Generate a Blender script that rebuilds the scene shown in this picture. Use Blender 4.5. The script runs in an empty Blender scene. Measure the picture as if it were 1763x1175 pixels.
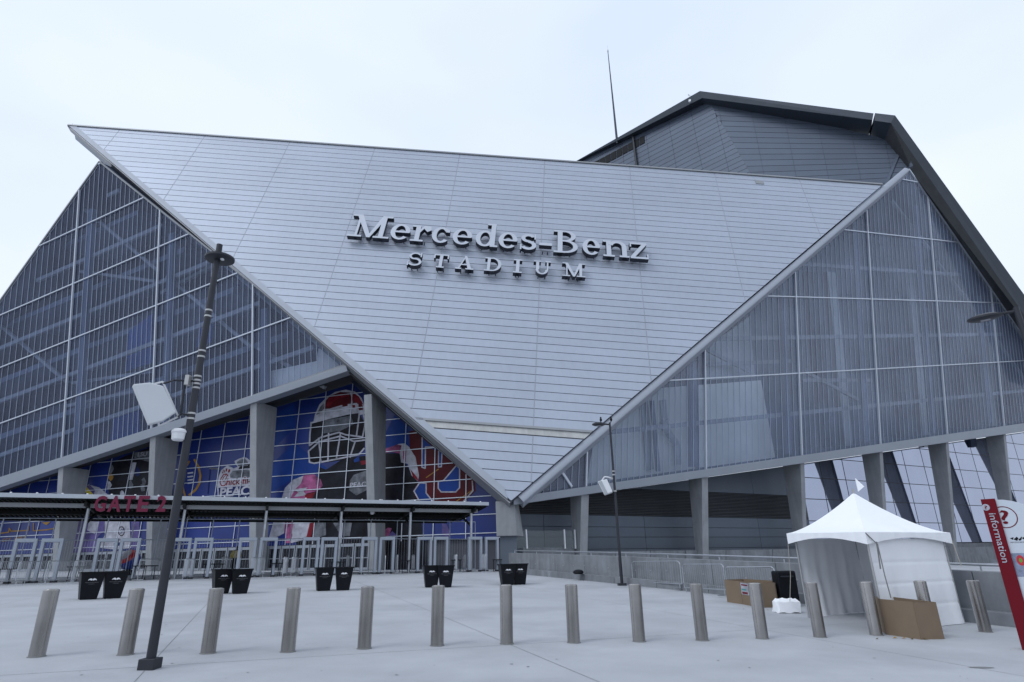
import bpy, bmesh, math, random
from mathutils import Vector, Matrix
random.seed(7)
V = Vector
Z = V((0, 0, 1))
scene = bpy.context.scene
# ------------------------------------------------------------------ camera
W, H, F = 1763.0, 1175.0, 1040.0
CX, CY = W / 2, H / 2
CAM = V((0, 0, 1.5))
_up = V((823 - CX, -(-2255 - CY), F)).normalized()          # world up seen from the camera (x right, y up, z forward)
_fw = V((0, 0, 1)); _yh = (_fw - _up * _up.dot(_fw)).normalized(); _xh = _yh.cross(_up)
if _xh.x < 0: _xh = -_xh
def cam_dir(v): v = V(v); return V((_xh.dot(v), _yh.dot(v), _up.dot(v)))
cam = bpy.data.cameras.new('camera'); camo = bpy.data.objects.new('camera', cam)
scene.collection.objects.link(camo)
_cx, _cy, _cz = cam_dir((1, 0, 0)), cam_dir((0, 1, 0)), -cam_dir((0, 0, 1))
camo.matrix_world = Matrix(((_cx.x, _cy.x, _cz.x, CAM.x), (_cx.y, _cy.y, _cz.y, CAM.y), (_cx.z, _cy.z, _cz.z, CAM.z), (0, 0, 0, 1)))
cam.sensor_width = 36; cam.lens = 36 * F / W; cam.clip_start = .1; cam.clip_end = 9000
scene.camera = camo
# ------------------------------------------------------------------ sky, sun, exposure
SUN_EL, SUN_AZ = math.radians(48), math.radians(232)         # azimuth clockwise from +Y
world = bpy.data.worlds.new('World'); scene.world = world; world.use_nodes = True
wn, wl = world.node_tree.nodes, world.node_tree.links; wn.clear()
wo = wn.new('ShaderNodeOutputWorld'); wb = wn.new('ShaderNodeBackground'); wb.inputs['Strength'].default_value = .1
sky = wn.new('ShaderNodeTexSky'); sky.sky_type = 'NISHITA'; sky.sun_disc = False
sky.sun_elevation = SUN_EL; sky.sun_rotation = SUN_AZ
tc = wn.new('ShaderNodeTexCoord'); mp = wn.new('ShaderNodeMapping'); mp.inputs['Scale'].default_value = (1, 1, 2.2)
nz = wn.new('ShaderNodeTexNoise'); nz.inputs['Scale'].default_value = 1.7; nz.inputs['Detail'].default_value = 4; nz.inputs['Roughness'].default_value = .45
rp = wn.new('ShaderNodeValToRGB')
rp.color_ramp.elements[0].position = .34; rp.color_ramp.elements[0].color = (8.1, 9.35, 11.6, 1)
rp.color_ramp.elements[1].position = .66; rp.color_ramp.elements[1].color = (9.9, 10.8, 12.1, 1)
mx = wn.new('ShaderNodeMix'); mx.data_type = 'RGBA'; mx.inputs['Factor'].default_value = .93
wl.new(tc.outputs['Generated'], mp.inputs['Vector']); wl.new(mp.outputs['Vector'], nz.inputs['Vector']); wl.new(nz.outputs['Fac'], rp.inputs['Fac'])
wl.new(sky.outputs['Color'], mx.inputs[6]); wl.new(rp.outputs['Color'], mx.inputs[7]); wl.new(mx.outputs[2], wb.inputs['Color']); wl.new(wb.outputs['Background'], wo.inputs['Surface'])
sun = bpy.data.lights.new('sun', 'SUN'); sun.energy = 1.15; sun.angle = math.radians(25); sun.color = (.92, .96, 1)
suno = bpy.data.objects.new('sun', sun); scene.collection.objects.link(suno)
_sd = V((math.sin(SUN_AZ) * math.cos(SUN_EL), math.cos(SUN_AZ) * math.cos(SUN_EL), math.sin(SUN_EL)))
suno.rotation_euler = _sd.to_track_quat('Z', 'Y').to_euler(); suno.location = _sd * 200
vs = scene.view_settings; vs.view_transform = 'Standard'; vs.look = 'None'; vs.exposure = -.05; vs.gamma = 1; vs.use_curve_mapping = False
scene.render.engine = 'CYCLES'; scene.cycles.transparent_max_bounces = 12; scene.cycles.max_bounces = 7

# ------------------------------------------------------------------ measuring helpers
def ray(x, y): return cam_dir(((x - CX) / F, -(y - CY) / F, 1))
def on(pl, x, y):
    n, p = pl; d = ray(x, y); return CAM + d * (n.dot(p - CAM) / n.dot(d))
def at_y(x, y, Y): d = ray(x, y); return CAM + d * (Y / d.y)
def clampf(v, a, b): return max(a, min(b, v))
def gz(x, y):
    xc, yc = clampf(x, -60, 60), clampf(y, -20, 43)
    return .03 * (yc - 12.7) + (-.022 + .010 * clampf((yc - 13) / 20, 0, 1)) * xc
def ground(x, y):
    d = ray(x, y); lo, hi = 2., 160.
    for i in range(50):
        m = (lo + hi) / 2; p = CAM + d * m
        if p.z > gz(p.x, p.y): lo = m
        else: hi = m
    return CAM + d * lo
def gp(x, y): return V((x, y, gz(x, y)))
def height(b, x, y):
    d = ray(x, y); t = math.hypot(b.x, b.y) / math.hypot(d.x, d.y); return CAM.z + t * d.z - b.z
def shift(pl, k): return (pl[0], pl[1] + pl[0] * k)

# ------------------------------------------------------------------ materials
MATS = {}
def mat(name, col, rough=.6, metal=0., var=.12, scale=.6, bump=0., bscale=30., streak=0., rnd=0., spec=.5, dirt=None, dscale=.25):
    m = bpy.data.materials.new(name); m.use_nodes = True
    n, l = m.node_tree.nodes, m.node_tree.links; b = n['Principled BSDF']
    b.inputs['Roughness'].default_value = rough; b.inputs['Metallic'].default_value = metal; b.inputs['Specular IOR Level'].default_value = spec
    t = n.new('ShaderNodeTexCoord')
    no = n.new('ShaderNodeTexNoise'); no.inputs['Scale'].default_value = scale; no.inputs['Detail'].default_value = 6; no.inputs['Roughness'].default_value = .62
    l.new(t.outputs['Object'], no.inputs['Vector'])
    mr = n.new('ShaderNodeMapRange'); mr.inputs['From Min'].default_value = .3; mr.inputs['From Max'].default_value = .7
    mr.inputs['To Min'].default_value = 1 - var; mr.inputs['To Max'].default_value = 1 + var
    l.new(no.outputs['Fac'], mr.inputs['Value']); val = mr.outputs['Result']
    def mul(a, bb):
        q = n.new('ShaderNodeMath'); q.operation = 'MULTIPLY'; l.new(a, q.inputs[0])
        if isinstance(bb, float): q.inputs[1].default_value = bb
        else: l.new(bb, q.inputs[1])
        return q.outputs[0]
    if streak:
        mpp = n.new('ShaderNodeMapping'); mpp.inputs['Scale'].default_value = (2.2, 2.2, .18); l.new(t.outputs['Object'], mpp.inputs['Vector'])
        n2 = n.new('ShaderNodeTexNoise'); n2.inputs['Scale'].default_value = 1.3; n2.inputs['Detail'].default_value = 5; l.new(mpp.outputs['Vector'], n2.inputs['Vector'])
        m2 = n.new('ShaderNodeMapRange'); m2.inputs['From Min'].default_value = .35; m2.inputs['From Max'].default_value = .7
        m2.inputs['To Min'].default_value = 1 + streak * .5; m2.inputs['To Max'].default_value = 1 - streak; l.new(n2.outputs['Fac'], m2.inputs['Value']); val = mul(val, m2.outputs['Result'])
    if rnd:
        oi = n.new('ShaderNodeObjectInfo'); m3 = n.new('ShaderNodeMapRange'); m3.inputs['To Min'].default_value = 1 - rnd; m3.inputs['To Max'].default_value = 1 + rnd
        l.new(oi.outputs['Random'], m3.inputs['Value']); val = mul(val, m3.outputs['Result'])
    vm = n.new('ShaderNodeVectorMath'); vm.operation = 'SCALE'; vm.inputs[0].default_value = col[:3]; l.new(val, vm.inputs['Scale'])
    out = vm.outputs['Vector']
    if dirt:
        n4 = n.new('ShaderNodeTexNoise'); n4.inputs['Scale'].default_value = dscale; n4.inputs['Detail'].default_value = 8; n4.inputs['Roughness'].default_value = .6; l.new(t.outputs['Object'], n4.inputs['Vector'])
        r4 = n.new('ShaderNodeValToRGB'); r4.color_ramp.elements[0].position = .5; r4.color_ramp.elements[1].position = .72
        r4.color_ramp.elements[0].color = (0, 0, 0, 1); r4.color_ramp.elements[1].color = (.8, .8, .8, 1); l.new(n4.outputs['Fac'], r4.inputs['Fac'])
        mm = n.new('ShaderNodeMix'); mm.data_type = 'RGBA'; l.new(r4.outputs['Color'], mm.inputs['Factor']); l.new(out, mm.inputs[6]); mm.inputs[7].default_value = (*dirt, 1); out = mm.outputs[2]
    l.new(out, b.inputs['Base Color'])
    if bump:
        n3 = n.new('ShaderNodeTexNoise'); n3.inputs['Scale'].default_value = bscale; n3.inputs['Detail'].default_value = 4; l.new(t.outputs['Object'], n3.inputs['Vector'])
        bm = n.new('ShaderNodeBump'); bm.inputs['Strength'].default_value = bump; bm.inputs['Distance'].default_value = .02; l.new(n3.outputs['Fac'], bm.inputs['Height']); l.new(bm.outputs['Normal'], b.inputs['Normal'])
    MATS[name] = m; return m
def sheet_glass(name, tint, diff_col, transp, diff, gloss, rough=.05):
    """translucent cladding: see-through + milky scatter + reflection"""
    m = bpy.data.materials.new(name); m.use_nodes = True; n, l = m.node_tree.nodes, m.node_tree.links; n.clear()
    o = n.new('ShaderNodeOutputMaterial'); tr = n.new('ShaderNodeBsdfTransparent'); tr.inputs['Color'].default_value = (*tint, 1)
    df = n.new('ShaderNodeBsdfDiffuse'); gl = n.new('ShaderNodeBsdfGlossy'); gl.inputs['Roughness'].default_value = rough
    t = n.new('ShaderNodeTexCoord'); no = n.new('ShaderNodeTexNoise'); no.inputs['Scale'].default_value = .22; no.inputs['Detail'].default_value = 5; l.new(t.outputs['Object'], no.inputs['Vector'])
    oi = n.new('ShaderNodeObjectInfo')
    mr = n.new('ShaderNodeMapRange'); mr.inputs['From Min'].default_value = .3; mr.inputs['From Max'].default_value = .7; mr.inputs['To Min'].default_value = .75; mr.inputs['To Max'].default_value = 1.25; l.new(no.outputs['Fac'], mr.inputs['Value'])
    q = n.new('ShaderNodeMath'); q.operation = 'MULTIPLY_ADD'; l.new(oi.outputs['Random'], q.inputs[0]); q.inputs[1].default_value = .25; q.inputs[2].default_value = .87
    q2 = n.new('ShaderNodeMath'); q2.operation = 'MULTIPLY'; l.new(mr.outputs['Result'], q2.inputs[0]); l.new(q.outputs[0], q2.inputs[1])
    vm = n.new('ShaderNodeVectorMath'); vm.operation = 'SCALE'; vm.inputs[0].default_value = diff_col; l.new(q2.outputs[0], vm.inputs['Scale']); l.new(vm.outputs['Vector'], df.inputs['Color'])
    m1 = n.new('ShaderNodeMixShader'); m1.inputs[0].default_value = diff / (transp + diff); l.new(tr.outputs[0], m1.inputs[1]); l.new(df.outputs[0], m1.inputs[2])
    m2 = n.new('ShaderNodeMixShader'); m2.inputs[0].default_value = gloss; l.new(m1.outputs[0], m2.inputs[1]); l.new(gl.outputs[0], m2.inputs[2]); l.new(m2.outputs[0], o.inputs['Surface'])
    MATS[name] = m; return m
mat('concrete_ground', (.375, .388, .412), .72, 0, .11, .45, .12, 60, dirt=(.27, .283, .305), dscale=.2)
mat('concrete', (.27, .282, .298), .8, 0, .12, .6, .12, 25, streak=.10, rnd=.05)
mat('concrete_wall', (.185, .198, .215), .8, 0, .2, .9, .12, 20, streak=.16, rnd=.06, dirt=(.13, .14, .155), dscale=.8)
mat('panel_metal', (.355, .39, .46), .5, .3, .05, .10, 0, streak=.03, rnd=.025)
mat('rim_metal', (.31, .335, .385), .55, .1, .06, .4)
mat('grey_steel', (.26, .27, .285), .45, .3, .06, .4)
mat('girder_grey', (.27, .295, .335), .45, .25, .05, .4)
mat('gutter', (.42, .42, .41), .6, .1, .12, .8, streak=.10)
mat('backing', (.055, .06, .075), .8)
mat('mullion', (.55, .585, .65), .4, .3, .04)
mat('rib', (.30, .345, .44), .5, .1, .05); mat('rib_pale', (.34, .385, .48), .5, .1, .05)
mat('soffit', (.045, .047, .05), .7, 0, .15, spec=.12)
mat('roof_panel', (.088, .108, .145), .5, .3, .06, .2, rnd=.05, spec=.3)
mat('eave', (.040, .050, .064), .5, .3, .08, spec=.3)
mat('dark', (.015, .016, .018), .6, spec=.12)
mat('wall_panel', (.105, .125, .155), .55, .2, .05, .4, rnd=.06, spec=.3)
mat('slat', (.10, .105, .11), .5, .2, .08, rnd=.1, spec=.12)
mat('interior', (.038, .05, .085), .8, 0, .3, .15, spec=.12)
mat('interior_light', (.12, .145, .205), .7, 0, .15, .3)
mat('interior_beam', (.25, .262, .29), .6, 0, .1)
mat('beige_wall', (.75, .73, .67), .8, 0, .1, .3)
mat('duct', (.36, .38, .40), .4, .6, .1)
mat('blue_banner', (.009, .024, .15), .35, 0, .35, .12, rnd=.06, spec=.4)
mat('print_lightblue', (.014, .045, .21), .4, 0, .2, .3, spec=.12)
mat('print_navy', (.010, .018, .085), .4, 0, .2, .3, spec=.12)
mat('print_black', (.011, .011, .016), .4, 0, .8, .8, spec=.12)
mat('print_grey', (.11, .118, .135), .4, 0, .6, 1.6, spec=.12)
mat('print_white', (.36, .36, .41), .4, 0, .38, 1.3, spec=.12)
mat('print_red', (.15, .012, .02), .4, 0, .6, 1.1, spec=.12)
mat('print_maroon', (.075, .009, .013), .4, 0, .25, .6, spec=.12)
mat('print_pink', (.27, .075, .17), .4, 0, .75, 1.1, spec=.12)
mat('print_purple', (.10, .08, .21), .4, 0, .4, .8, spec=.12)
mat('print_gold', (.27, .15, .03), .4, 0, .2, 1, spec=.12)
mat('print_yellow', (.55, .45, .03), .4, 0, .2, 1, spec=.12)
mat('steel', (.37, .353, .342), .27, .85, .10, 3, .05, 80, streak=.5, rnd=.10)
mat('joint', (.17, .17, .17), .8)
mat('pole_dark', (.032, .034, .042), .45, .3, .12, 2, spec=.3)
mat('pole_band', (.38, .38, .38), .4, .6)
mat('white_paint', (.62, .63, .65), .5, 0, .06, 1)
mat('antenna_grey', (.52, .545, .57), .5, 0, .04, 1)
mat('detector', (.29, .325, .38), .4, .1, .05, 1)
mat('galvanised', (.40, .42, .45), .4, .7, .12, 2)
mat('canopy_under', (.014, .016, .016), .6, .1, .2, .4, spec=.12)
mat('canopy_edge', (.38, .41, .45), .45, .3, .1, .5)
mat('gate_red', (.15, .022, .05), .5, 0, .06, spec=.12)
mat('bin_black', (.008, .009, .012), .45, 0, .2, 2, spec=.12)
mat('bin_mark', (.75, .75, .78), .5)
mat('bin_text', (.12, .12, .13), .5)
mat('cardboard', (.185, .135, .09), .85, 0, .08, 1.5, .1, 40)
mat('cardboard_in', (.16, .10, .055), .9)
mat('label_teal', (.05, .25, .25), .6)
mat('leaf', (.30, .19, .05), .8, 0, .3, 5)
mat('tent_white', (.82, .83, .85), .6, 0, .03, .8)
mat('rope', (.35, .33, .29), .8)
mat('info_red', (.13, .006, .013), .4, 0, .05, spec=.12)
mat('info_white', (.50, .54, .60), .35, 0, .03)
mat('info_map', (.20, .23, .33), .5, 0, .5, 6)
mat('green', (.10, .30, .03), .6)
mat('skin', (.30, .18, .12), .6)
mat('jacket', (.38, .30, .09), .8, 0, .45, 9)
mat('ball_blue', (.02, .05, .28), .3)
mat('ball_red', (.45, .02, .03), .3)
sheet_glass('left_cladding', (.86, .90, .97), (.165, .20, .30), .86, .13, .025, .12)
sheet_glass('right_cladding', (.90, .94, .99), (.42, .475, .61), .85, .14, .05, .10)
sheet_glass('clear_glass', (.90, .93, .94), (.2, .22, .24), .95, .02, .03, .02)
_m = mat('mirror_glass', (.335, .365, .47), .03, .92, .05, .2, rnd=.05)
mat('door_glass', (.014, .016, .022), .25, 0, .2, spec=.2)

# ------------------------------------------------------------------ mesh helpers
ORIG = {}
class MB:
    def __init__(s): s.v = []; s.f = []; s.m = []
    def add(s, vs, fs, mi=0):
        o = len(s.v); s.v += [V(p) for p in vs]
        for f in fs: s.f.append([o + i for i in f]); s.m.append(mi)
        return s
    def prism(s, poly, off, mi=0, side=None):
        n = len(poly); off = V(off); poly = [V(p) for p in poly]
        if side is None: side = mi
        s.add(poly + [p + off for p in poly], [list(range(n))], mi)
        o = len(s.v) - 2 * n
        s.f.append([o + n + i for i in reversed(range(n))]); s.m.append(side)
        for i in range(n):
            j = (i + 1) % n; s.f.append([o + i, o + n + i, o + n + j, o + j]); s.m.append(side)
        return s
    def hexa(s, a, b, mi=0):
        s.add(list(a) + list(b), [(0, 1, 2, 3), (7, 6, 5, 4), (0, 4, 5, 1), (1, 5, 6, 2), (2, 6, 7, 3), (3, 7, 4, 0)], mi); return s
    def box(s, c, sx, sy, sz, ax=(V((1, 0, 0)), V((0, 1, 0)), V((0, 0, 1))), mi=0):
        c = V(c); X, Y, ZZ = ax[0] * sx / 2, ax[1] * sy / 2, ax[2] * sz / 2
        return s.hexa([c - X - Y - ZZ, c + X - Y - ZZ, c + X + Y - ZZ, c - X + Y - ZZ], [c - X - Y + ZZ, c + X - Y + ZZ, c + X + Y + ZZ, c - X + Y + ZZ], mi)
    def beam(s, a, b, w, h, up=Z, mi=0):
        a, b = V(a), V(b); d = (b - a).normalized(); sd = d.cross(V(up)).normalized(); u = sd.cross(d)
        p = [-sd * w / 2 - u * h / 2, sd * w / 2 - u * h / 2, sd * w / 2 + u * h / 2, -sd * w / 2 + u * h / 2]
        return s.hexa([a + q for q in p], [b + q for q in p], mi)
    def tube(s, a, b, r0, r1=None, n=10, mi=0, cap=True):
        a, b = V(a), V(b); r1 = r0 if r1 is None else r1; d = (b - a).normalized()
        x = d.orthogonal().normalized(); y = d.cross(x); vs = []
        for i in range(n):
            t = 2 * math.pi * i / n; vs.append(a + (x * math.cos(t) + y * math.sin(t)) * r0)
        for i in range(n):
            t = 2 * math.pi * i / n; vs.append(b + (x * math.cos(t) + y * math.sin(t)) * r1)
        fs = [(i, (i + 1) % n, n + (i + 1) % n, n + i) for i in range(n)]
        if cap: fs += [list(reversed(range(n))), list(range(n, 2 * n))]
        return s.add(vs, fs, mi)
    def pipe(s, pts, r, n=8, mi=0):
        for i in range(len(pts) - 1): s.tube(pts[i], pts[i + 1], r, r, n, mi)
        return s
    def lathe(s, c, prof, n=20, ax=Z, mi=0):
        c = V(c); ax = V(ax).normalized(); x = ax.orthogonal().normalized(); y = ax.cross(x); vs = []; fs = []
        for (r, z) in prof:
            for i in range(n):
                t = 2 * math.pi * i / n; vs.append(c + ax * z + (x * math.cos(t) + y * math.sin(t)) * r)
        for k in range(len(prof) - 1):
            for i in range(n):
                j = (i + 1) % n; fs.append((k * n + i, k * n + j, (k + 1) * n + j, (k + 1) * n + i))
        fs.append(list(reversed(range(n)))); fs.append([(len(prof) - 1) * n + i for i in range(n)])
        return s.add(vs, fs, mi)
    def build(s, name, mats, parent=None, smooth=False, loc=None, recalc=True, bevel=0):
        org = V(loc) if loc is not None else (ORIG[parent.name] if parent else V((0, 0, 0)))
        me = bpy.data.meshes.new(name); me.from_pydata([tuple(p - org) for p in s.v], [], s.f)
        for k in ([mats] if isinstance(mats, str) else mats): me.materials.append(MATS[k])
        for p, mi in zip(me.polygons, s.m): p.material_index = mi; p.use_smooth = smooth
        if recalc:
            bm = bmesh.new(); bm.from_mesh(me); bmesh.ops.recalc_face_normals(bm, faces=bm.faces); bm.to_mesh(me); bm.free()
        o = bpy.data.objects.new(name, me); scene.collection.objects.link(o)
        if smooth and hasattr(me, 'set_sharp_from_angle'): me.set_sharp_from_angle(angle=math.radians(35))
        if parent is not None: o.parent = parent
        elif loc is not None: o.location = loc
        if bevel:
            bv = o.modifiers.new('bevel', 'BEVEL'); bv.width = bevel; bv.segments = 2; bv.limit_method = 'ANGLE'
        ORIG[o.name] = org; return o
def tag(o, label, cat, group=None, kind=None):
    o['label'] = label
    if cat: o['category'] = cat
    if group: o['group'] = group
    if kind: o['kind'] = kind
    return o
def thing(name, label, cat, loc=(0, 0, 0), group=None):
    o = bpy.data.objects.new(name, None); scene.collection.objects.link(o); o.location = loc; o.empty_display_size = .2
    ORIG[o.name] = V(loc); return tag(o, label, cat, group)
def copy_tree(src, loc, rotz, label, group=None, scale=None):
    r = src.copy(); scene.collection.objects.link(r); r.location = loc; r.rotation_euler = (0, 0, rotz)
    if scale: r.scale = scale
    r['label'] = label
    if group: r['group'] = group
    for ch in src.children:
        c = ch.copy(); scene.collection.objects.link(c); c.parent = r
        for g in ch.children:
            d = g.copy(); scene.collection.objects.link(d); d.parent = c
    return r
def clip(poly, f):
    out = []
    for i in range(len(poly)):
        a, b = poly[i], poly[(i + 1) % len(poly)]; fa, fb = f(a), f(b)
        if fa >= 0: out.append(a)
        if (fa > 0 and fb < 0) or (fa < 0 and fb > 0):
            t = fa / (fa - fb); out.append((a[0] + (b[0] - a[0]) * t, a[1] + (b[1] - a[1]) * t))
    return out
def area(p): return abs(sum(p[i][0] * p[(i + 1) % len(p)][1] - p[(i + 1) % len(p)][0] * p[i][1] for i in range(len(p)))) / 2 if len(p) > 2 else 0
def vfun(l):                                              # signed distance right of a steep line
    (x0, y0), (x1, y1) = l; k = (x1 - x0) / (y1 - y0); return lambda p: p[0] - (x0 + (p[1] - y0) * k)
def hfun(l):                                              # signed distance below a flat line
    (x0, y0), (x1, y1) = l; k = (y1 - y0) / (x1 - x0); return lambda p: p[1] - (y0 + (p[0] - x0) * k)
def cells(poly, vl, hl):
    V_, H_ = [vfun(l) for l in vl], [hfun(l) for l in hl]
    for i in range(len(V_) + 1):
        p = poly
        if i > 0: p = clip(p, V_[i - 1])
        if i < len(V_): p = clip(p, lambda q: -V_[i](q))
        for j in range(len(H_) + 1):
            c = p
            if j > 0: c = clip(c, H_[j - 1])
            if j < len(H_): c = clip(c, lambda q: -H_[j](q))
            if area(c) > 12: yield i, j, c
def seg_in(poly, l, pad=20000):                            # the part of a line inside a convex polygon (ends)
    (x0, y0), (x1, y1) = l; d = math.hypot(x1 - x0, y1 - y0); ux, uy = (x1 - x0) / d, (y1 - y0) / d
    t0, t1 = -pad, pad; cxm = sum(p[0] for p in poly) / len(poly); cym = sum(p[1] for p in poly) / len(poly)
    for i in range(len(poly)):
        ax, ay = poly[i]; bx, by = poly[(i + 1) % len(poly)]; nx, ny = -(by - ay), bx - ax
        if (cxm - ax) * nx + (cym - ay) * ny < 0: nx, ny = -nx, -ny
        den = ux * nx + uy * ny; num = (x0 - ax) * nx + (y0 - ay) * ny
        if abs(den) < 1e-9:
            if num < 0: return None
            continue
        t = -num / den
        if den > 0: t0 = max(t0, t)
        else: t1 = min(t1, t)
    if t1 - t0 < 3: return None
    return (x0 + ux * t0, y0 + uy * t0), (x0 + ux * t1, y0 + uy * t1)
_chars = {}
def char_mesh(ch, off=.0):
    if (ch, off) in _chars: return _chars[(ch, off)]
    c = bpy.data.curves.new('glyph', 'FONT'); c.body = ch; c.extrude = .5; c.offset = off; c.resolution_u = 3
    o = bpy.data.objects.new('glyph', c); scene.collection.objects.link(o)
    dg = bpy.context.evaluated_depsgraph_get(); e = o.evaluated_get(dg); me = e.to_mesh()
    vs = [v.co.copy() for v in me.vertices]; fs = [list(p.vertices) for p in me.polygons]; e.to_mesh_clear()
    bpy.data.objects.remove(o); bpy.data.curves.remove(c)
    xs = [v.x for v in vs]; ys = [v.y for v in vs]; x0, x1, y0, y1 = min(xs), max(xs), min(ys), max(ys)
    _chars[(ch, off)] = (vs, fs, (x0, x1, y0, y1)); return _chars[(ch, off)]
def char_box(mb, ch, o, ax, ay, an, thick, off=.0, mi=0):
    """one glyph stretched to the box o + ax, o + ay; extruded along an"""
    vs, fs, (x0, x1, y0, y1) = char_mesh(ch, off)
    mb.add([V(o) + ax * ((v.x - x0) / (x1 - x0)) + ay * ((v.y - y0) / (y1 - y0)) + an * (v.z * thick) for v in vs], fs, mi)
def text_line(mb, txt, o, ax, ay, an, h, thick=.01, off=0., mi=0, width=None):
    """a line of text: cap height h along unit ay, from o along unit ax"""
    vs, fs, (x0, x1, y0, y1) = char_mesh(txt, off); k = h / .70
    kx = k if width is None else width / (x1 - x0)
    mb.add([V(o) + ax * ((v.x - x0) * kx) + ay * (v.y * k) + an * (v.z * thick) for v in vs], fs, mi)

# ================================================================== SETTING: ground
xs = [-3500, -900, -300, -150, -90] + list(range(-60, 61, 4)) + [90, 150, 300, 900, 3500]
ys = [-3500, -900, -200, -60] + list(range(-20, 64, 4)) + [80, 120, 200, 500, 1200, 4000]
mb = MB(); vsg = [(x, y, gz(x, y)) for y in ys for x in xs]; nx = len(xs)
mb.add(vsg, [(j * nx + i, j * nx + i + 1, (j + 1) * nx + i + 1, (j + 1) * nx + i) for j in range(len(ys) - 1) for i in range(nx - 1)])
gnd = mb.build('ground', 'concrete_ground'); gnd['kind'] = 'structure'; gnd['label'] = 'pale concrete plaza in front of the stadium'
# saw-cut joints: narrow sheets 4 mm above the slab
def ground_strip(mb, pts, w, dz=.004):
    for a, b in zip(pts[:-1], pts[1:]):
        n = max(1, int((b - a).length / 2))
        d = (b - a); d.z = 0; d.normalize(); s = V((-d.y, d.x, 0)) * w / 2
        for i in range(n):
            p, q = a.lerp(b, i / n), a.lerp(b, (i + 1) / n)
            mb.add([(t.x, t.y, gz(t.x, t.y) + dz) for t in (p - s, p + s, q + s, q - s)], [(0, 1, 2, 3)])
mb = MB(); ja = V((.93, .37, 0)).normalized(); jb = V((-ja.y, ja.x, 0))
for k in range(-3, 7):
    o = V((-6, 4, 0)) + jb * (k * 6.1); ground_strip(mb, [o - ja * 34, o + ja * 30], .010)
for k in range(-5, 4):
    o = V((1, 10, 0)) + ja * (k * 6.1); ground_strip(mb, [o - jb * 20, o + jb * 26], .010)
j = mb.build('joint', 'joint', gnd, recalc=False); j['kind'] = 'stuff'

mb = MB()
for k in range(70):
    p = ground(random.uniform(-100, 1900), random.uniform(1020, 1174)); r_ = random.uniform(.008, .028); n_ = 8
    mb.add([(p.x + r_ * random.uniform(.6, 1.3) * math.cos(2 * math.pi * q / n_), p.y + r_ * random.uniform(.6, 1.3) * math.sin(2 * math.pi * q / n_), gz(p.x, p.y) + .006) for q in range(n_)], [list(range(n_))])
sp_ = mb.build('gum_spot', 'joint', gnd, recalc=False); sp_['kind'] = 'stuff'

# ================================================================== STADIUM
r_ax = cam_dir((1, -.075, 0)).normalized(); u_ax = ray(942, -737).normalized()
u_ax = (u_ax - r_ax * u_ax.dot(r_ax)).normalized(); nP = r_ax.cross(u_ax)
if nP.y > 0: nP = -nP
P0 = at_y(878, 866, 50); PP = (nP, P0)
base0 = gp(P0.x, P0.y)
stadium = thing('stadium', 'angular grey stadium with a huge downward-pointing triangular metal facade and glazed flanks', 'stadium', base0)
# ---- wing facade: backing plate and metal panels
def pc(x, y, pl=PP): q = on(pl, x, y) - P0; return (q.dot(r_ax), q.dot(u_ax))
def pw(s, t, k=0.): return P0 + r_ax * s + u_ax * t + nP * k
TL, TR, BT = (118, 218), (1516, 320), (878, 866)
IN_TL, IN_TR, IN_B = (131, 219.5), (1517, 320.8), (880, 863)
mb = MB(); mb.prism([pw(*pc(*p), -.02) for p in (TL, TR, BT)], -nP * .5)
wing = mb.build('wing_facade', 'backing', stadium); wing['label'] = 'huge triangular facade of pale grey metal panels'
tri = [pc(*IN_TL), pc(*IN_TR), pc(*IN_B)]
fold_t = sum(pc(*p)[1] for p in ((718, 722), (1013, 745))) / 2
seams = [pc(x, y)[0] for x, y in ((207, 225), (355, 237), (498, 248), (648, 258), (795, 268), (942, 280), (1088, 290), (1232, 300), (1375, 310))]
top_t = max(t[1] for t in tri); sm = (seams[-1] - seams[0]) / 8; seams = [seams[0] + sm * k for k in range(9)]
def panel_rows(poly, t0, t1, n):
    for k in range(n):
        a, b = t0 + (t1 - t0) * k / n, t0 + (t1 - t0) * (k + 1) / n
        for c in range(len(seams) + 1):
            lo = -1e9 if c == 0 else seams[c - 1] + .04; hi = 1e9 if c == len(seams) else seams[c] - .04
            q = clip(clip(clip(clip(poly, lambda p: p[1] - a - .034), lambda p: b - .034 - p[1]), lambda p: p[0] - lo), lambda p: hi - p[0])
            if area(q) < .03: continue
            MB().prism([pw(s, t, .10) for s, t in q], -nP * .10).build('metal_panel', 'panel_metal', wing)
panel_rows(tri, fold_t + .1, top_t, 42)
for sx_ in seams:
    for lo_, hi_ in ((fold_t + .1, 1e9), (-1e9, fold_t - .8)):
        q = clip(clip(clip(clip(tri, lambda p: p[0] - sx_ + .032), lambda p: sx_ + .032 - p[0]), lambda p: p[1] - lo_), lambda p: hi_ - p[1])
        if area(q) > .05: MB().prism([pw(s, t, .085) for s, t in q], -nP * .08).build('seam_strip', 'rim_metal', wing)
low_t = fold_t - .80
panel_rows([t for t in tri], pc(*IN_B)[1], low_t, 7)
# folded gutter between the two panel fields
g0 = clip(clip(tri, lambda p: fold_t - .05 - p[1]), lambda p: p[1] - low_t - .12)
MB().prism([pw(s, t, .03) for s, t in g0], -nP * .1).build('gutter_band', 'gutter', wing)['label'] = 'stained pale gutter band across the lower facade'
g1 = clip(clip(tri, lambda p: fold_t + .12 - p[1]), lambda p: p[1] - fold_t + .1)
MB().prism([pw(s, t, .16) for s, t in g1], -nP * .12).build('drip_edge', 'grey_steel', wing)
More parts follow.
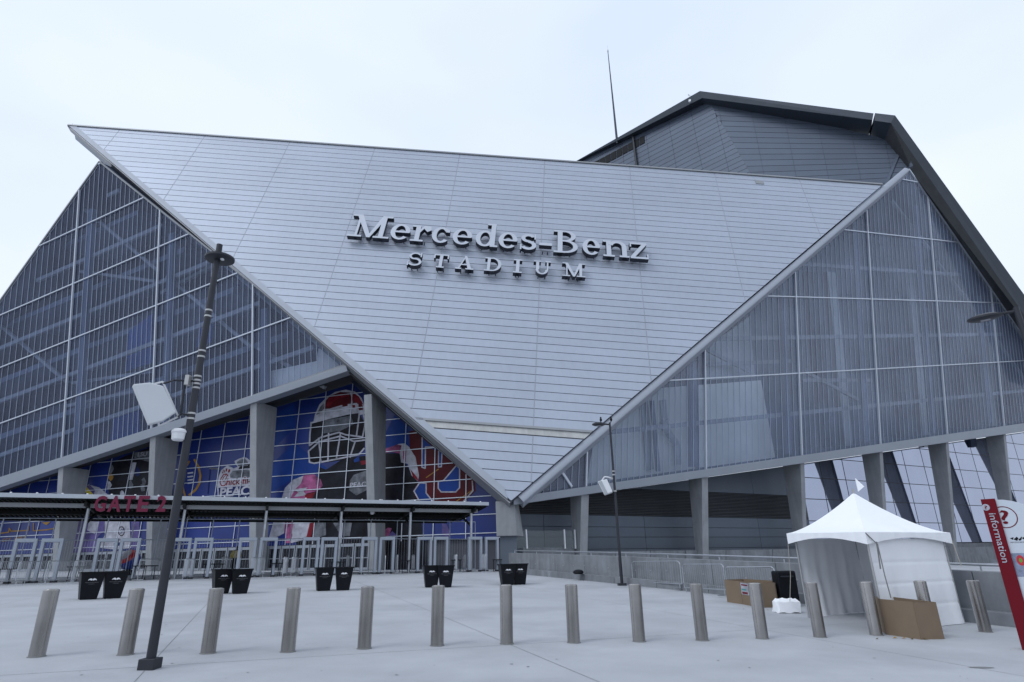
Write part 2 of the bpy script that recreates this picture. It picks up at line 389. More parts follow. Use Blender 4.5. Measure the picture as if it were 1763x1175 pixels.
# ---- rims of the wing
ta, tb = pw(*pc(*TL)), pw(*pc(*BT)); tcn = pw(*pc(1559, 288))
eL = (tb - ta).normalized(); mL = nP.cross(eL).normalized()
if mL.x < 0: mL = -mL                                   # mL points into the panel field
eR = (tcn - tb).normalized(); mR = nP.cross(eR).normalized()
if mR.x > 0: mR = -mR
MB().prism([ta + mL * .05, tb + mL * .05 - eL * .3, tb + mL * .62 - eL * 1.2, ta + mL * .62 + eL * .9], nP * .16).build('wing_rim', 'rim_metal', stadium)
MB().prism([ta - eL * .3 - mL * .05, tb - mL * .05, tb - mL * .05 - nP * 1.5 + V((.2, 0, .6)) * .0, ta - eL * .3 - mL * .05 - nP * .9], mL * .09).build('wing_edge', 'grey_steel', stadium)
MB().prism([ta - eL * .3 + mL * .62, tb + mL * .62, tb - nP * 1.5, ta - eL * .3 - nP * 2.0], -mL * .02).build('wing_edge', 'girder_grey', stadium)
MB().beam(pw(*pc(118, 217.5)), pw(*pc(1518, 319.5)), .5, .22, up=u_ax).build('coping', 'grey_steel', stadium)
# rounded right-hand rim
mb = MB(); cr = []
for k in range(9):
    a = math.pi * k / 8; cr.append((-.36 * math.cos(a), .10 * math.sin(a)))
cr += [(.36, -1.1), (-.36, -1.1)]
off0 = -mR * .30
pa = [tb + eR * .9 + off0 + mR * (-x) + nP * (y - .15) for x, y in cr]; pb = [tcn + off0 + mR * (-x) + nP * (y - .15) for x, y in cr]
n_ = len(cr); mb.add(pa + pb, [(i, (i + 1) % n_, n_ + (i + 1) % n_, n_ + i) for i in range(n_)] + [list(range(n_)), list(range(n_, 2 * n_))])
mb.build('wing_rim', 'rim_metal', stadium, smooth=True)

# ---- glazed flanks
def flank(px0, uvp, hvp, push):
    A = on(PP, *px0); A = A + (A - CAM).normalized() * push
    n = ray(*hvp).normalized().cross(ray(*uvp).normalized()).normalized()
    if n.y > 0: n = -n
    return (n, A)
GL = flank((600, 640), (475, -4850), (-2700, 1720), 1.1)
GR = flank((1000, 770), (1157, -5000), (2900, 557), 1.2)
def glazing(pl, poly, vl, hl, ribs, glass, label, ribm='rib', frm='mullion'):
    n = pl[0]
    frame = MB()
    for i in range(len(poly)):
        frame.beam(on(pl, *poly[i]) + n * .05, on(pl, *poly[(i + 1) % len(poly)]) + n * .05, .16, .2, up=n)
    fr = frame.build('curtain_wall', frm, stadium); fr['label'] = label
    for i, j, c in cells(poly, vl, hl):
        MB().prism([on(pl, *p) for p in c], -n * .05).build('glass_pane', glass, fr)
    for l in vl:
        s = seg_in(poly, l)
        if s: MB().beam(on(pl, *s[0]) + n * .1, on(pl, *s[1]) + n * .1, .14, .2, up=n).build('mullion', 'mullion', fr)
    for l in hl:
        s = seg_in(poly, l)
        if s: MB().beam(on(pl, *s[0]) + n * .06, on(pl, *s[1]) + n * .06, .12, .18, up=n).build('transom', 'mullion', fr)
    mb = MB()
    for l in ribs:
        s = seg_in(poly, l)
        if s: mb.beam(on(pl, *s[0]) + n * .03, on(pl, *s[1]) + n * .03, .05, .04, up=n)
    rb = mb.build('rib', ribm, fr); rb['kind'] = 'stuff'
    return fr
def between(l0, l1, n):
    return [tuple(tuple(a + (b - a) * k / n for a, b in zip(p, q)) for p, q in zip(l0, l1)) for k in range(1, n)]
LP = [(172, 279), (606, 625), (-260, 915), (-260, 880), (0, 520), (126, 343)]
def ltr(y0): return ((-2800, 1750), (0, y0))
lv = [((-38, 430), (-98, 840)), ((138, 334), (108, 791)), ((277, 367), (262.5, 740)), ((437, 503), (435.4, 690))]
lv = [((-205, 430), (-290, 840))] + lv
lh = [ltr(368), ltr(456), ltr(544), ltr(634), ltr(730)]
ext = [(lv[-1][0][0] + 172, 503), (lv[-1][1][0] + 185, 690)]
bl = lv + [tuple(ext)]
lr = []
for a, b in zip(bl[:-1], bl[1:]):
    a2 = tuple((vx, vy) for vx, vy in ((a[0][0] + (300 - a[0][1]) * (a[1][0] - a[0][0]) / (a[1][1] - a[0][1]), 300), (a[0][0] + (850 - a[0][1]) * (a[1][0] - a[0][0]) / (a[1][1] - a[0][1]), 850)))
    b2 = tuple((vx, vy) for vx, vy in ((b[0][0] + (300 - b[0][1]) * (b[1][0] - b[0][0]) / (b[1][1] - b[0][1]), 300), (b[0][0] + (850 - b[0][1]) * (b[1][0] - b[0][0]) / (b[1][1] - b[0][1]), 850)))
    lr += between(a2, b2, 18)
cwl = glazing(GL, LP, lv, lh, lr, 'left_cladding', 'dark blue ribbed glazing left of the triangular facade', 'rib', 'grey_steel')
RP = [(1564, 292), (1905, 775), (1905, 708), (902, 852)]
RP = [(1564, 292), (1905, 786), (1905, 710), (1400, 778), (902, 852)]
RP = [(1564, 292), (1840, 692), (1840, 725), (902, 858)]
def rtr(y): return ((1500, y), (2920, 557))
rv = [((1009.6, 768), (1007.8, 833)), ((1212, 598), (1214, 803)), ((1367.5, 480), (1379, 779)), ((1490, 361), (1514, 759)), ((1595.6, 334), (1629, 742)), ((1689, 334), (1727, 729)), ((1775, 500), (1812, 720))]
rh = [rtr(300), rtr(401.5), rtr(515.5), rtr(636)]
rr = []
def stretch(a):
    k = (a[1][0] - a[0][0]) / (a[1][1] - a[0][1]); return ((a[0][0] + (280 - a[0][1]) * k, 280), (a[0][0] + (860 - a[0][1]) * k, 860))
for a, b, n in zip(rv[:-1], rv[1:], (20, 16, 16, 16, 16, 16)): rr += between(stretch(a), stretch(b), n)
rr += [((1009.6 - 12 * k, 768), (1007.8 - 12 * k, 833)) for k in range(1, 7)]
cwr = glazing(GR, RP, rv, rh, rr, 'right_cladding', 'milky ribbed glazing right of the triangular facade', 'rib_pale')
MB().beam(on(GR, 963, 808) + GR[0] * .1, on(GR, 983, 838) + GR[0] * .1, .2, .2, up=GR[0]).build('mullion', 'mullion', cwr)
# ---- what shows through the cladding
def shell(pl, poly, depth, m='interior'):
    n = pl[0]; a = [on(pl, *p) - n * .12 for p in poly]
    b = [p - n * depth for p in a]; k = len(a); mb = MB()
    mb.add(a + b, [(i, (i + 1) % k, k + (i + 1) % k, k + i) for i in range(k)] + [list(range(k, 2 * k))])
    return mb.build('interior_shell', m, stadium)
LPS = [(168, 287), (600, 632), (-258, 914), (-258, 840), (1, 520), (136, 348)]
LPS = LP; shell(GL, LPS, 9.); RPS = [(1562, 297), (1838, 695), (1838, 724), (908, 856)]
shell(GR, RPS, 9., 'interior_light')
def inner_beam(pl, poly, l, back, w, h, m='interior_beam', name='interior_beam'):
    s = seg_in(poly, l)
    if s: MB().beam(on(pl, *s[0]) - pl[0] * back, on(pl, *s[1]) - pl[0] * back, w, h, up=pl[0]).build(name, m, stadium)
LIN = [(184, 316), (575, 634), (-250, 905), (-250, 850), (4, 532), (140, 362)]
for y0 in (412, 500, 590, 683, 778): inner_beam(GL, LIN, ltr(y0), 1.2, .45, .3)
for y0 in (470, 560, 652, 748):
    s = seg_in(LIN, ltr(y0))
    if not s: continue
    a, b = [on(shift(GL, -2.5), *p) for p in s]; mb = MB(); mb.hexa([a, b, b - V((0, 0, .7)), a - V((0, 0, .7))], [p - GL[0] * 6 for p in (a, b, b - V((0, 0, .7)), a - V((0, 0, .7)))]); mb.build('floor_slab', 'interior_light', stadium)
for l in lv[1:]:
    l2 = ((l[0][0] + 9, l[0][1]), (l[1][0] + 9, l[1][1])); inner_beam(GL, LIN, l2, 1.0, .75, .6, 'interior_light', 'interior_column')
for p, q in (((145, 360), (272, 466)), ((288, 476), (433, 598)), ((445, 600), (560, 668)), ((140, 468), (268, 485)), ((125, 660), (262, 640)), ((0, 560), (118, 660)), ((278, 505), (420, 430)), ((112, 700), (250, 670))):
    MB().beam(on(shift(GL, -1.9), *p), on(shift(GL, -1.9), *q), .34, .34, up=GL[0]).build('brace', 'interior_beam', stadium)
for poly in ([(462, 640), (545, 622), (548, 600), (575, 612), (585, 632), (462, 676)],):
    MB().prism([on(shift(GL, -1.6), *p) for p in poly], -GL[0] * .4).build('parapet', 'beige_wall', stadium)
for poly, m in (([(222, 570), (262, 540), (262, 625), (215, 640)], 'print_lightblue'), ([(195, 715), (240, 700), (240, 745), (190, 760)], 'print_lightblue'), ([(345, 555), (368, 545), (362, 590), (338, 598)], 'print_lightblue')):
    MB().prism([on(shift(GL, -2.2), *p) for p in poly], -GL[0] * .2).build('hanging_banner', m, stadium)
RIN = [(1560, 312), (1830, 702), (1830, 714), (930, 845)]
for y0 in (458, 577, 700): inner_beam(GR, RIN, rtr(y0), 1.2, .45, .3)
for l in rv[1:]:
    l2 = ((l[0][0] - 10, l[0][1]), (l[1][0] - 10, l[1][1])); inner_beam(GR, RIN, l2, 1.0, .7, .6, 'interior_light', 'interior_column')
for p, q in (((1535, 345), (1600, 430)), ((1612, 450), (1700, 560)), ((1712, 580), (1790, 690))):
    MB().beam(on(shift(GR, -1.9), *p), on(shift(GR, -1.9), *q), .34, .34, up=GR[0]).build('brace', 'interior_beam', stadium)
MB().prism([on(shift(GR, -3.2), *p) for p in [(1020, 770), (1140, 668), (1310, 655), (1336, 795), (1010, 838)]], -GR[0] * .3).build('interior_wall', 'beige_wall', stadium)
MB().prism([on(shift(GR, -4), *p) for p in [(1215, 600), (1290, 545), (1300, 650), (1216, 655)]], -GR[0] * .3).build('interior_wall', 'duct', stadium)
for p in ([(1104, 692), (1116, 690), (1126, 808), (1114, 811)], [(1137, 690), (1146, 688), (1152, 740), (1141, 742)]):
    MB().prism([on(shift(GR, -2.9), *q) for q in p], -GR[0] * .15).build('interior_window', 'duct', stadium)
MB().pipe([on(shift(GR, -2.6), *p) for p in ((1142, 725), (1150, 745), (1165, 765), (1168, 800))], .38, 12).build('duct', 'duct', stadium, smooth=True)
for p, q in (((1122, 690), (1133, 812)), ((1197, 640), (1200, 806))):
    MB().beam(on(shift(GR, -2.4), *p), on(shift(GR, -2.4), *q), .35, .35, up=GR[0]).build('interior_column', 'interior_light', stadium)
for p, q in (((1215, 628), (1360, 622)), ((1216, 602), (1290, 640)), ((1380, 655), (1500, 655)), ((1385, 640), (1480, 690))):
    MB().beam(on(shift(GR, -3), *p), on(shift(GR, -3), *q), .4, .3, up=GR[0]).build('interior_beam', 'interior_beam', stadium)
for k, x in enumerate((1410, 1445, 1545, 1580, 1660, 1700)):
    MB().beam(on(shift(GR, -5), x - 18, 470 if x < 1600 else 520), on(shift(GR, -5), x + 12, 770), 1.6, .8, up=GR[0]).build('interior_column', 'duct' if k % 2 else 'interior', stadium)

# ---- girders along the foot of the glazing
def hdir(pl): d = V((pl[0].x, pl[0].y, 0)).normalized(); return d     # points to the camera
hL, hR = hdir(GL), hdir(GR)
def girder(pl, top, bot, out):
    t, b = [on(pl, *p) for p in top], [on(pl, *p) for p in bot]
    f = pl[0] * out; mb = MB(); mb.hexa([t[0] + f, t[1] + f, b[1] + f, b[0] + f], [p - hdir(pl) * .8 for p in (t[0], t[1], b[1], b[0])]); return mb.build('girder', 'girder_grey', stadium, bevel=.04)
girder(GL, ((-260, 907), (599, 630)), ((-260, 928.5), (602, 640)), .35)
girder(GR, ((880, 855.5), (1905, 707.5)), ((880, 869), (1905, 722)), .45)
# ---- left lower wall with the printed banners
bq = on(GL, 600, 645); BW = (hL, bq - hL * 4.6)
sL = Z.cross(hL).normalized()
if sL.x < 0: sL = -sL                                   # to the right along the wall
wallpx = [(-260, 930), (613, 659), (632, 672), (884, 886), (884, 985), (-260, 1012)]
WB = [on(BW, *p) for p in wallpx]
mb = MB(); mb.prism([p - hL * .3 for p in WB], -hL * .3); bwall = mb.build('banner_wall', 'backing', stadium); bwall['label'] = 'lower wall of blue printed panes with huge football players'
# soffit from girder to wall
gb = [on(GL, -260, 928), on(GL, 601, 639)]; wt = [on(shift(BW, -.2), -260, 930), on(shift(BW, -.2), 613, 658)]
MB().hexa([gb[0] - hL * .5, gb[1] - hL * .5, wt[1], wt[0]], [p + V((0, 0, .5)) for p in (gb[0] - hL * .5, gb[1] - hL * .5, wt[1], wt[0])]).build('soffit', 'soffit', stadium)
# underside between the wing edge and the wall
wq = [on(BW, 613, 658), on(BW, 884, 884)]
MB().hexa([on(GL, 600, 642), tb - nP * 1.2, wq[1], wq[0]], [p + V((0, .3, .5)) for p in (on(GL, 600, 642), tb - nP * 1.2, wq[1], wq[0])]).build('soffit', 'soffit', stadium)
def bc(x, y): q = on(BW, x, y) - bq; return (q.dot(sL), q.z)
def bw(s, z, k=0.): p = bq + sL * s - hL * 4.6; p.z = bq.z + z; return p + hL * k
s_ref = bc(605.5, 699)[0]; z_ref = bc(629, 809)[1]
wpoly = [bc(*p) for p in wallpx]; PW, PH = 3.15, 1.55
z_door = 3.45 - bq.z
wz = clip(wpoly, lambda p: p[1] - z_door)
smin, smax = min(p[0] for p in wz), max(p[0] for p in wz); zmin, zmax = z_door, max(p[1] for p in wz)
kk0, kk1 = int((smin - s_ref) // PW), int((smax - s_ref) // PW) + 1; jj0, jj1 = int((zmin - z_ref) // PH), int((zmax - z_ref) // PH) + 1
for k in range(kk0, kk1 + 1):
    for j in range(jj0, jj1 + 1):
        a, b = s_ref + k * PW, s_ref + (k + 1) * PW; c, d = z_ref + j * PH, z_ref + (j + 1) * PH
        q = clip(clip(clip(clip(wz, lambda p: p[0] - a - .02), lambda p: b - .02 - p[0]), lambda p: p[1] - c - .02), lambda p: d - .02 - p[1])
        if area(q) > .15: MB().prism([bw(s, z) for s, z in q], -hL * .05).build('wall_pane', 'blue_banner', bwall)
def in_wall(l):
    s = seg_in([(p[0] * 10, p[1] * 10) for p in wz], tuple((p[0] * 10, p[1] * 10) for p in l)); return s and [(p[0] / 10, p[1] / 10) for p in s]
for k in range(kk0, kk1 + 1):
    s = in_wall(((s_ref + k * PW, 0), (s_ref + k * PW, 1)))
    if s: MB().beam(bw(*s[0], .07), bw(*s[1], .07), .065, .06, up=hL).build('mullion', 'mullion', bwall)
for j in range(jj0, jj1 + 1):
    s = in_wall(((0, z_ref + j * PH), (1, z_ref + j * PH)))
    if s: MB().beam(bw(*s[0], .06), bw(*s[1], .06), .065, .05, up=hL).build('transom', 'mullion', bwall)
# printed pictures (flat film on the panes)
_pk = [0]
def Z7(p): return (80 + p[0] / 4.4075, 640 + p[1] / 4.4075)
def Z8(p): return (450 + p[0] / 4.4075, 640 + p[1] / 4.4075)
def ZP(p): return (360 + p[0] / 9.04, 740 + p[1] / 9.04)
def ZA(p): return (p[0] / 5.873, 840 + p[1] / 5.873)
def ZB(p): return (250 + p[0] / 5.873, 840 + p[1] / 5.873)
def ZC(p): return (500 + p[0] / 5.873, 840 + p[1] / 5.873)
def lift(): _pk[0] += 1; return .004 + _pk[0] * .00045
def blob(tr, pts, m, name='banner_print'):
    k = lift(); me = MB(); me.add([on(shift(BW, k), *tr(p)) for p in pts], [list(range(len(pts)))]); return me.build(name, m, bwall, recalc=False)
def line(tr, pts, w, m):
    k = lift(); me = MB(); pts = [tr(p) for p in pts]; w = w / 2
    for (x0, y0), (x1, y1) in zip(pts[:-1], pts[1:]):
        d = math.hypot(x1 - x0, y1 - y0); ux, uy = (x1 - x0) / d, (y1 - y0) / d; x0 -= ux * w * .4; y0 -= uy * w * .4; x1 += ux * w * .4; y1 += uy * w * .4
        me.add([on(shift(BW, k), *p) for p in ((x0 - uy * w, y0 + ux * w), (x1 - uy * w, y1 + ux * w), (x1 + uy * w, y1 - ux * w), (x0 + uy * w, y0 - ux * w))], [(0, 1, 2, 3)])
        k += .00008
    return me.build('banner_print', m, bwall, recalc=False)
def words(tr, txt, p0, p1, ptop, m, off=.02):
    k = lift(); a, b, c = [on(shift(BW, k), *tr(p)) for p in (p0, p1, ptop)]
    me = MB(); ax = (b - a); h = (c - a).length; text_line(me, txt, a, ax.normalized(), Z, hL, h, .0004, off, width=ax.length); return me.build('banner_print', m, bwall, recalc=False)
# helmeted player
blob(Z8, [(60, 720), (250, 540), (375, 640), (500, 735), (420, 775), (210, 830), (50, 940)], 'print_lightblue')
blob(Z8, [(95, 330), (250, 240), (255, 420), (80, 600)], 'print_lightblue')
blob(Z8, [(940, 470), (1010, 330), (1120, 440), (1125, 590), (940, 570)], 'print_lightblue')
blob(Z8, [(430, 720), (490, 745), (640, 650), (800, 640), (870, 620), (1050, 620), (1120, 740), (1190, 840), (1150, 900), (1200, 990), (1260, 1600), (300, 1600), (230, 975), (330, 900), (430, 830)], 'print_black')
blob(Z8, [(150, 975), (178, 885), (240, 822), (330, 786), (400, 780), (450, 820), (465, 865), (430, 905), (345, 925), (325, 975)], 'print_pink')
blob(Z8, [(150, 975), (178, 885), (240, 822), (320, 790), (300, 850), (250, 900), (215, 975)], 'print_white')
blob(Z8, [(250, 893), (350, 880), (320, 912), (345, 940), (245, 952), (280, 920)], 'print_white')
blob(Z8, [(330, 935), (410, 915), (390, 960), (330, 970)], 'print_red')
blob(Z8, [(930, 592), (1040, 550), (1090, 545), (1140, 590), (1180, 670), (1200, 790), (1185, 830), (1140, 790), (1110, 700), (1060, 690), (1050, 620), (990, 612), (930, 620)], 'print_white')
blob(Z8, [(930, 592), (1030, 553), (1065, 560), (1050, 622), (990, 612), (930, 620)], 'print_pink')
blob(Z8, [(1130, 740), (1180, 800), (1195, 835), (1150, 800)], 'print_red')
blob(Z8, [(1075, 600), (1100, 600), (1095, 690), (1075, 660)], 'print_pink')
blob(Z8, [(395, 385), (405, 330), (440, 250), (500, 190), (560, 155), (640, 138), (710, 152), (760, 200), (785, 260), (795, 320), (745, 330), (560, 345)], 'print_white')
blob(Z8, [(470, 280), (485, 225), (520, 190), (560, 240), (540, 275)], 'print_red')
blob(Z8, [(470, 285), (485, 225), (520, 185), (600, 155), (680, 160), (735, 195), (768, 255), (772, 290), (740, 296), (735, 245), (655, 250), (655, 262), (560, 280)], 'print_maroon')
blob(Z8, [(490, 265), (510, 205), (580, 178), (668, 172), (672, 186), (590, 200), (540, 235), (520, 262)], 'print_red'); blob(Z8, [(415, 330), (450, 262), (475, 240), (470, 290), (440, 320)], 'print_grey'); line(Z8, [(672, 150), (690, 200), (690, 240)], 1.6, 'print_white')
blob(Z8, [(690, 155), (740, 190), (775, 250), (740, 240), (690, 220)], 'print_red')
blob(Z8, [(385, 395), (560, 340), (740, 315), (785, 390), (790, 500), (780, 590), (660, 665), (500, 690), (370, 690), (360, 600)], 'print_black')
blob(Z8, [(480, 370), (680, 335), (700, 400), (600, 450), (470, 470)], 'print_grey')
for pts in ([(385, 388), (540, 348), (745, 300)], [(378, 385), (368, 480), (365, 562)], [(745, 300), (735, 390), (722, 485)], [(770, 305), (788, 395), (768, 497), (640, 480), (590, 462), (450, 500), (365, 562)],
            [(360, 602), (440, 532), (600, 490), (700, 530), (785, 520)], [(358, 602), (365, 688), (400, 697), (560, 667), (740, 630), (780, 582)], [(435, 505), (452, 690)], [(510, 468), (505, 682)], [(600, 470), (568, 668)], [(712, 530), (672, 650)], [(480, 300), (560, 275), (612, 260)]):
    line(Z8, pts, 2.6, 'print_white')
blob(Z8, [(655, 248), (725, 238), (742, 298), (660, 308)], 'print_white'); blob(Z8, [(690, 255), (710, 252), (714, 275), (694, 278)], 'print_red')
blob(Z8, [(670, 830), (700, 785), (800, 750), (800, 900), (720, 940), (665, 900)], 'print_grey')
words(Z8, 'PEACH', (672, 880), (830, 868), (672, 845), 'print_white', .015)
blob(Z8, [(700, 670), (740, 640), (745, 680), (705, 690)], 'print_lightblue'); blob(Z8, [(750, 680), (800, 670), (800, 700), (760, 710)], 'print_red')
# lettered crest at the right end of the banner
blob(Z8, [(1120, 455), (1165, 445), (1620, 830), (1625, 905), (1530, 1000), (1190, 1000), (1150, 905), (1195, 830), (1195, 780), (1170, 650), (1125, 580)], 'print_maroon')
blob(Z8, [(1160, 908), (1200, 845), (1250, 845), (1250, 920), (1300, 990), (1200, 990)], 'print_lightblue'); line(Z8, [(1200, 985), (1158, 908), (1200, 845), (1250, 848), (1250, 922), (1300, 985)], 2.2, 'print_white')
blob(Z8, [(1220, 505), (1330, 600), (1335, 572), (1245, 572), (1245, 730), (1220, 722)], 'print_lightblue'); line(Z8, [(1220, 500), (1218, 725), (1243, 735), (1245, 572), (1330, 572)], 2.2, 'print_white')
blob(Z8, [(1345, 595), (1372, 622), (1368, 722), (1345, 722)], 'print_lightblue'); line(Z8, [(1345, 590), (1343, 725), (1366, 722), (1370, 620)], 2., 'print_white')
blob(Z8, [(1345, 835), (1382, 828), (1480, 715), (1502, 735), (1502, 880), (1475, 912), (1365, 912), (1345, 885)], 'print_lightblue'); line(Z8, [(1340, 835), (1382, 828), (1480, 712), (1504, 735), (1504, 882), (1475, 914), (1365, 914), (1342, 887), (1342, 835)], 2.2, 'print_white')
line(Z8, [(1600, 830), (1605, 905), (1530, 990)], 2.2, 'print_white'); line(Z8, [(1250, 805), (1345, 740)], 1.6, 'print_gold'); line(Z8, [(1480, 985), (1600, 900)], 1.4, 'print_gold')
# bowl-game logo and ball mark
line(Z7, [(1085, 680), (1052, 735), (1036, 800), (1032, 850), (1040, 900), (1052, 945)], 3.2, 'print_gold')
line(Z7, [(1122, 668), (1155, 725), (1168, 790), (1160, 850), (1130, 900), (1082, 938)], 3.6, 'print_gold')
for y in (770, 798, 823, 846): line(Z7, [(1072, y + 2), (1112, y - 3)], 2.4, 'print_white')
blob(ZP, [(140, 1120), (125, 860), (150, 720), (190, 630), (280, 560), (350, 585), (380, 605), (445, 580), (405, 525), (395, 490), (470, 450), (540, 428), (590, 440), (640, 485), (700, 480), (760, 560), (780, 700), (800, 1120)], 'print_white')
blob(ZP, [(430, 505), (480, 470), (555, 452), (590, 480), (620, 548), (540, 575), (450, 570)], 'print_grey')
blob(ZP, [(455, 620), (475, 575), (600, 560), (650, 500), (700, 500), (740, 560), (650, 600), (560, 605)], 'print_black')
blob(ZP, [(325, 700), (370, 640), (480, 630), (600, 625), (700, 660), (740, 760), (560, 730), (420, 760), (330, 750)], 'print_grey')
for p in ([(200, 650), (215, 660), (222, 685), (205, 680)], [(222, 630), (240, 632), (245, 665), (230, 668)], [(258, 605), (285, 605), (280, 655), (258, 650)], [(305, 615), (335, 620), (320, 665), (288, 672)]): blob(ZP, p, 'print_red')
line(ZP, [(295, 720), (270, 690), (225, 700), (185, 760), (170, 830), (195, 875), (240, 870), (265, 840)], 1.7, 'print_red')
line(ZP, [(265, 700), (225, 740), (205, 790), (230, 810), (265, 760), (280, 715)], 1.3, 'print_red')
words(ZP, 'hick-fil-A', (265, 865), (740, 830), (262, 770), 'print_red', .02)
blob(ZP, [(145, 905), (800, 860), (800, 1120), (150, 1120)], 'print_navy')
words(ZP, 'PEACH', (160, 1045), (760, 1000), (160, 915), 'print_white', .035)
words(ZP, 'BOWL', (200, 1200), (700, 1160), (200, 1080), 'print_white', .03)
line(ZP, [(10, 605), (160, 612)], 3., 'print_grey'); line(ZP, [(15, 620), (-20, 1000)], 1.8, 'print_navy')
# player in black and white jersey behind the gate sign
blob(Z7, [(500, 690), (600, 640), (790, 575), (960, 560), (960, 945), (480, 945), (460, 860), (492, 780)], 'print_black')
blob(Z7, [(650, 690), (683, 690), (652, 822), (628, 822)], 'print_white'); blob(Z7, [(665, 615), (790, 600), (790, 690), (665, 655)], 'print_grey')
words(Z7, 'LSU', (690, 645), (760, 640), (690, 615), 'print_white', .02)
blob(Z7, [(240, 905), (262, 880), (320, 858), (400, 880), (462, 930), (470, 1000), (240, 1000)], 'print_white'); blob(Z7, [(240, 905), (262, 880), (330, 860), (370, 900), (350, 960), (240, 960)], 'print_purple'); blob(Z7, [(268, 875), (300, 870), (370, 950), (320, 950)], 'print_yellow')
for c, m in (((490, 740), 'print_grey'), ((485, 800), 'print_gold'), ((475, 860), 'print_white'), ((640, 860), 'print_grey'), ((740, 840), 'print_grey'), ((730, 880), 'print_grey'), ((570, 930), 'print_white'), ((690, 760), 'print_navy')):
    blob(Z7, [(c[0] + 22 * math.cos(a) * random.uniform(.5, 1.2), c[1] + 34 * math.sin(a) * random.uniform(.5, 1.2)) for a in [k * math.pi / 4 for k in range(8)]], m)
blob(ZA, [(690, 330), (1060, 330), (1075, 420), (985, 500), (1000, 640), (700, 680), (680, 560)], 'print_purple')
blob(ZA, [(900, 340), (1000, 345), (960, 470), (880, 430)], 'print_white')
blob(ZA, [(1060, 330), (1310, 330), (1325, 610), (1150, 625), (990, 605), (1060, 480)], 'print_white'); blob(ZA, [(1330, 330), (1410, 330), (1400, 620), (1325, 610)], 'print_purple')
line(ZA, [(1228 + 30 * math.cos(a), 440 + 46 * math.sin(a)) for a in [k * math.pi / 5 for k in range(11)]], 1.6, 'print_black'); words(ZA, 'SP', (1212, 465), (1246, 463), (1212, 420), 'print_navy', .01)
blob(ZA, [(1150, 560), (1240, 550), (1235, 590), (1150, 600)], 'print_navy')
for pts in ([(0, 462), (88, 450), (95, 410), (110, 440), (285, 432), (290, 390)], [(340, 360), (338, 436), (480, 425), (555, 410)]): line(ZA, pts, 2., 'print_gold')
blob(ZA, [(420, 350), (510, 345), (470, 380)], 'print_gold')
words(ZA, 'EST 1893', (20, 548), (250, 520), (20, 520), 'print_gold', 0)
# jersey below the canopy
blob(ZB, [(1300, 330), (1415, 330), (1405, 460), (1330, 500), (1250, 512)], 'print_white'); blob(ZB, [(1415, 330), (1515, 330), (1480, 480), (1512, 490), (1490, 560), (1415, 560)], 'print_pink')
blob(ZC, [(35, 340), (200, 340), (155, 525), (0, 560), (20, 480), (15, 450)], 'print_white'); blob(ZC, [(200, 340), (250, 340), (205, 520), (158, 522)], 'print_red'); blob(ZC, [(260, 340), (360, 340), (360, 480), (215, 525)], 'print_grey'); blob(ZC, [(420, 340), (625, 340), (600, 490), (515, 490)], 'print_grey')
blob(ZC, [(935, 440), (985, 405), (1025, 410), (985, 508), (935, 508)], 'print_pink'); blob(ZC, [(1000, 470), (1030, 440), (1100, 500), (1000, 510)], 'print_purple')
blob(ZC, [(1535, 360), (1580, 370), (1615, 450), (1610, 500), (1530, 480)], 'print_purple')
# lower band of wall below the panes, doors
doorline = MB()
zg = z_door
k = 0; s = smin + 1
while s < bc(640, 980)[0]:
    c = bw(s, 0); g = gz(c.x, c.y); top = bq.z + z_door
    p = lambda ds, z, kf: V((c.x, c.y, 0)) + sL * ds + V((0, 0, z)) + hL * kf
    d = MB().prism([p(-.62, g + .02, .02), p(.62, g + .02, .02), p(.62, top - .3, .02), p(-.62, top - .3, .02)], -hL * .06).build('door', 'door_glass', bwall)
    fr = MB()
    for ds in (-.7, .7): fr.beam(p(ds, g, .06), p(ds, top - .04, .06), .11, .2, up=hL)
    fr.beam(p(-.64, top - .19, .06), p(.64, top - .19, .06), .26, .16, up=hL); fr.beam(p(-.64, g + .12, .06), p(.64, g + .12, .06), .2, .12, up=hL); fr.beam(p(-.64, g + 1.05, .06), p(.64, g + 1.05, .06), .08, .12, up=hL)
    fr.build('door_frame', 'girder_grey', d); s += 1.62; k += 1

# ---- columns
U_L, U_R = ray(475, -4850).normalized(), ray(1157, -5000).normalized()
def column(pl, px, w, dt, db, m='concrete'):
    """px: front-face top centre on the girder"""
    t = on(pl, *px); h = hdir(pl); s = Z.cross(h).normalized(); s = s if s.x > 0 else -s
    g = gz(t.x, t.y) - .3; f = t + h * .1; U = U_L if pl is GL else U_R; b = f - U * ((f.z - g) / U.z)
    mb = MB(); q = lambda o, ds, dd: o + s * ds - h * dd
    mb.hexa([q(f, -w / 2, 0), q(f, w / 2, 0), q(f, w / 2, dt), q(f, -w / 2, dt)], [q(b, -w / 2, 0), q(b, w / 2, 0), q(b, w / 2, db), q(b, -w / 2, db)])
    return mb.build('column', m, stadium, bevel=.03)
column(GL, (-70, 863), .75, 3.0, 1.4)
for px in ((106.5, 804), (264.5, 751), (437.5, 692)): column(GL, px, .78, 3.0, 1.3)
column(GL, (634, 680), .8, 2.6, 1.4)
for px in ((1006.5, 852), (1212.5, 820)): column(GR, px, .78, 1.9, .8)
for px in ((1380, 795), (1515.5, 774), (1629, 758), (1728, 744), (1812, 733)): column(GR, px, .62, 2.3, .8)
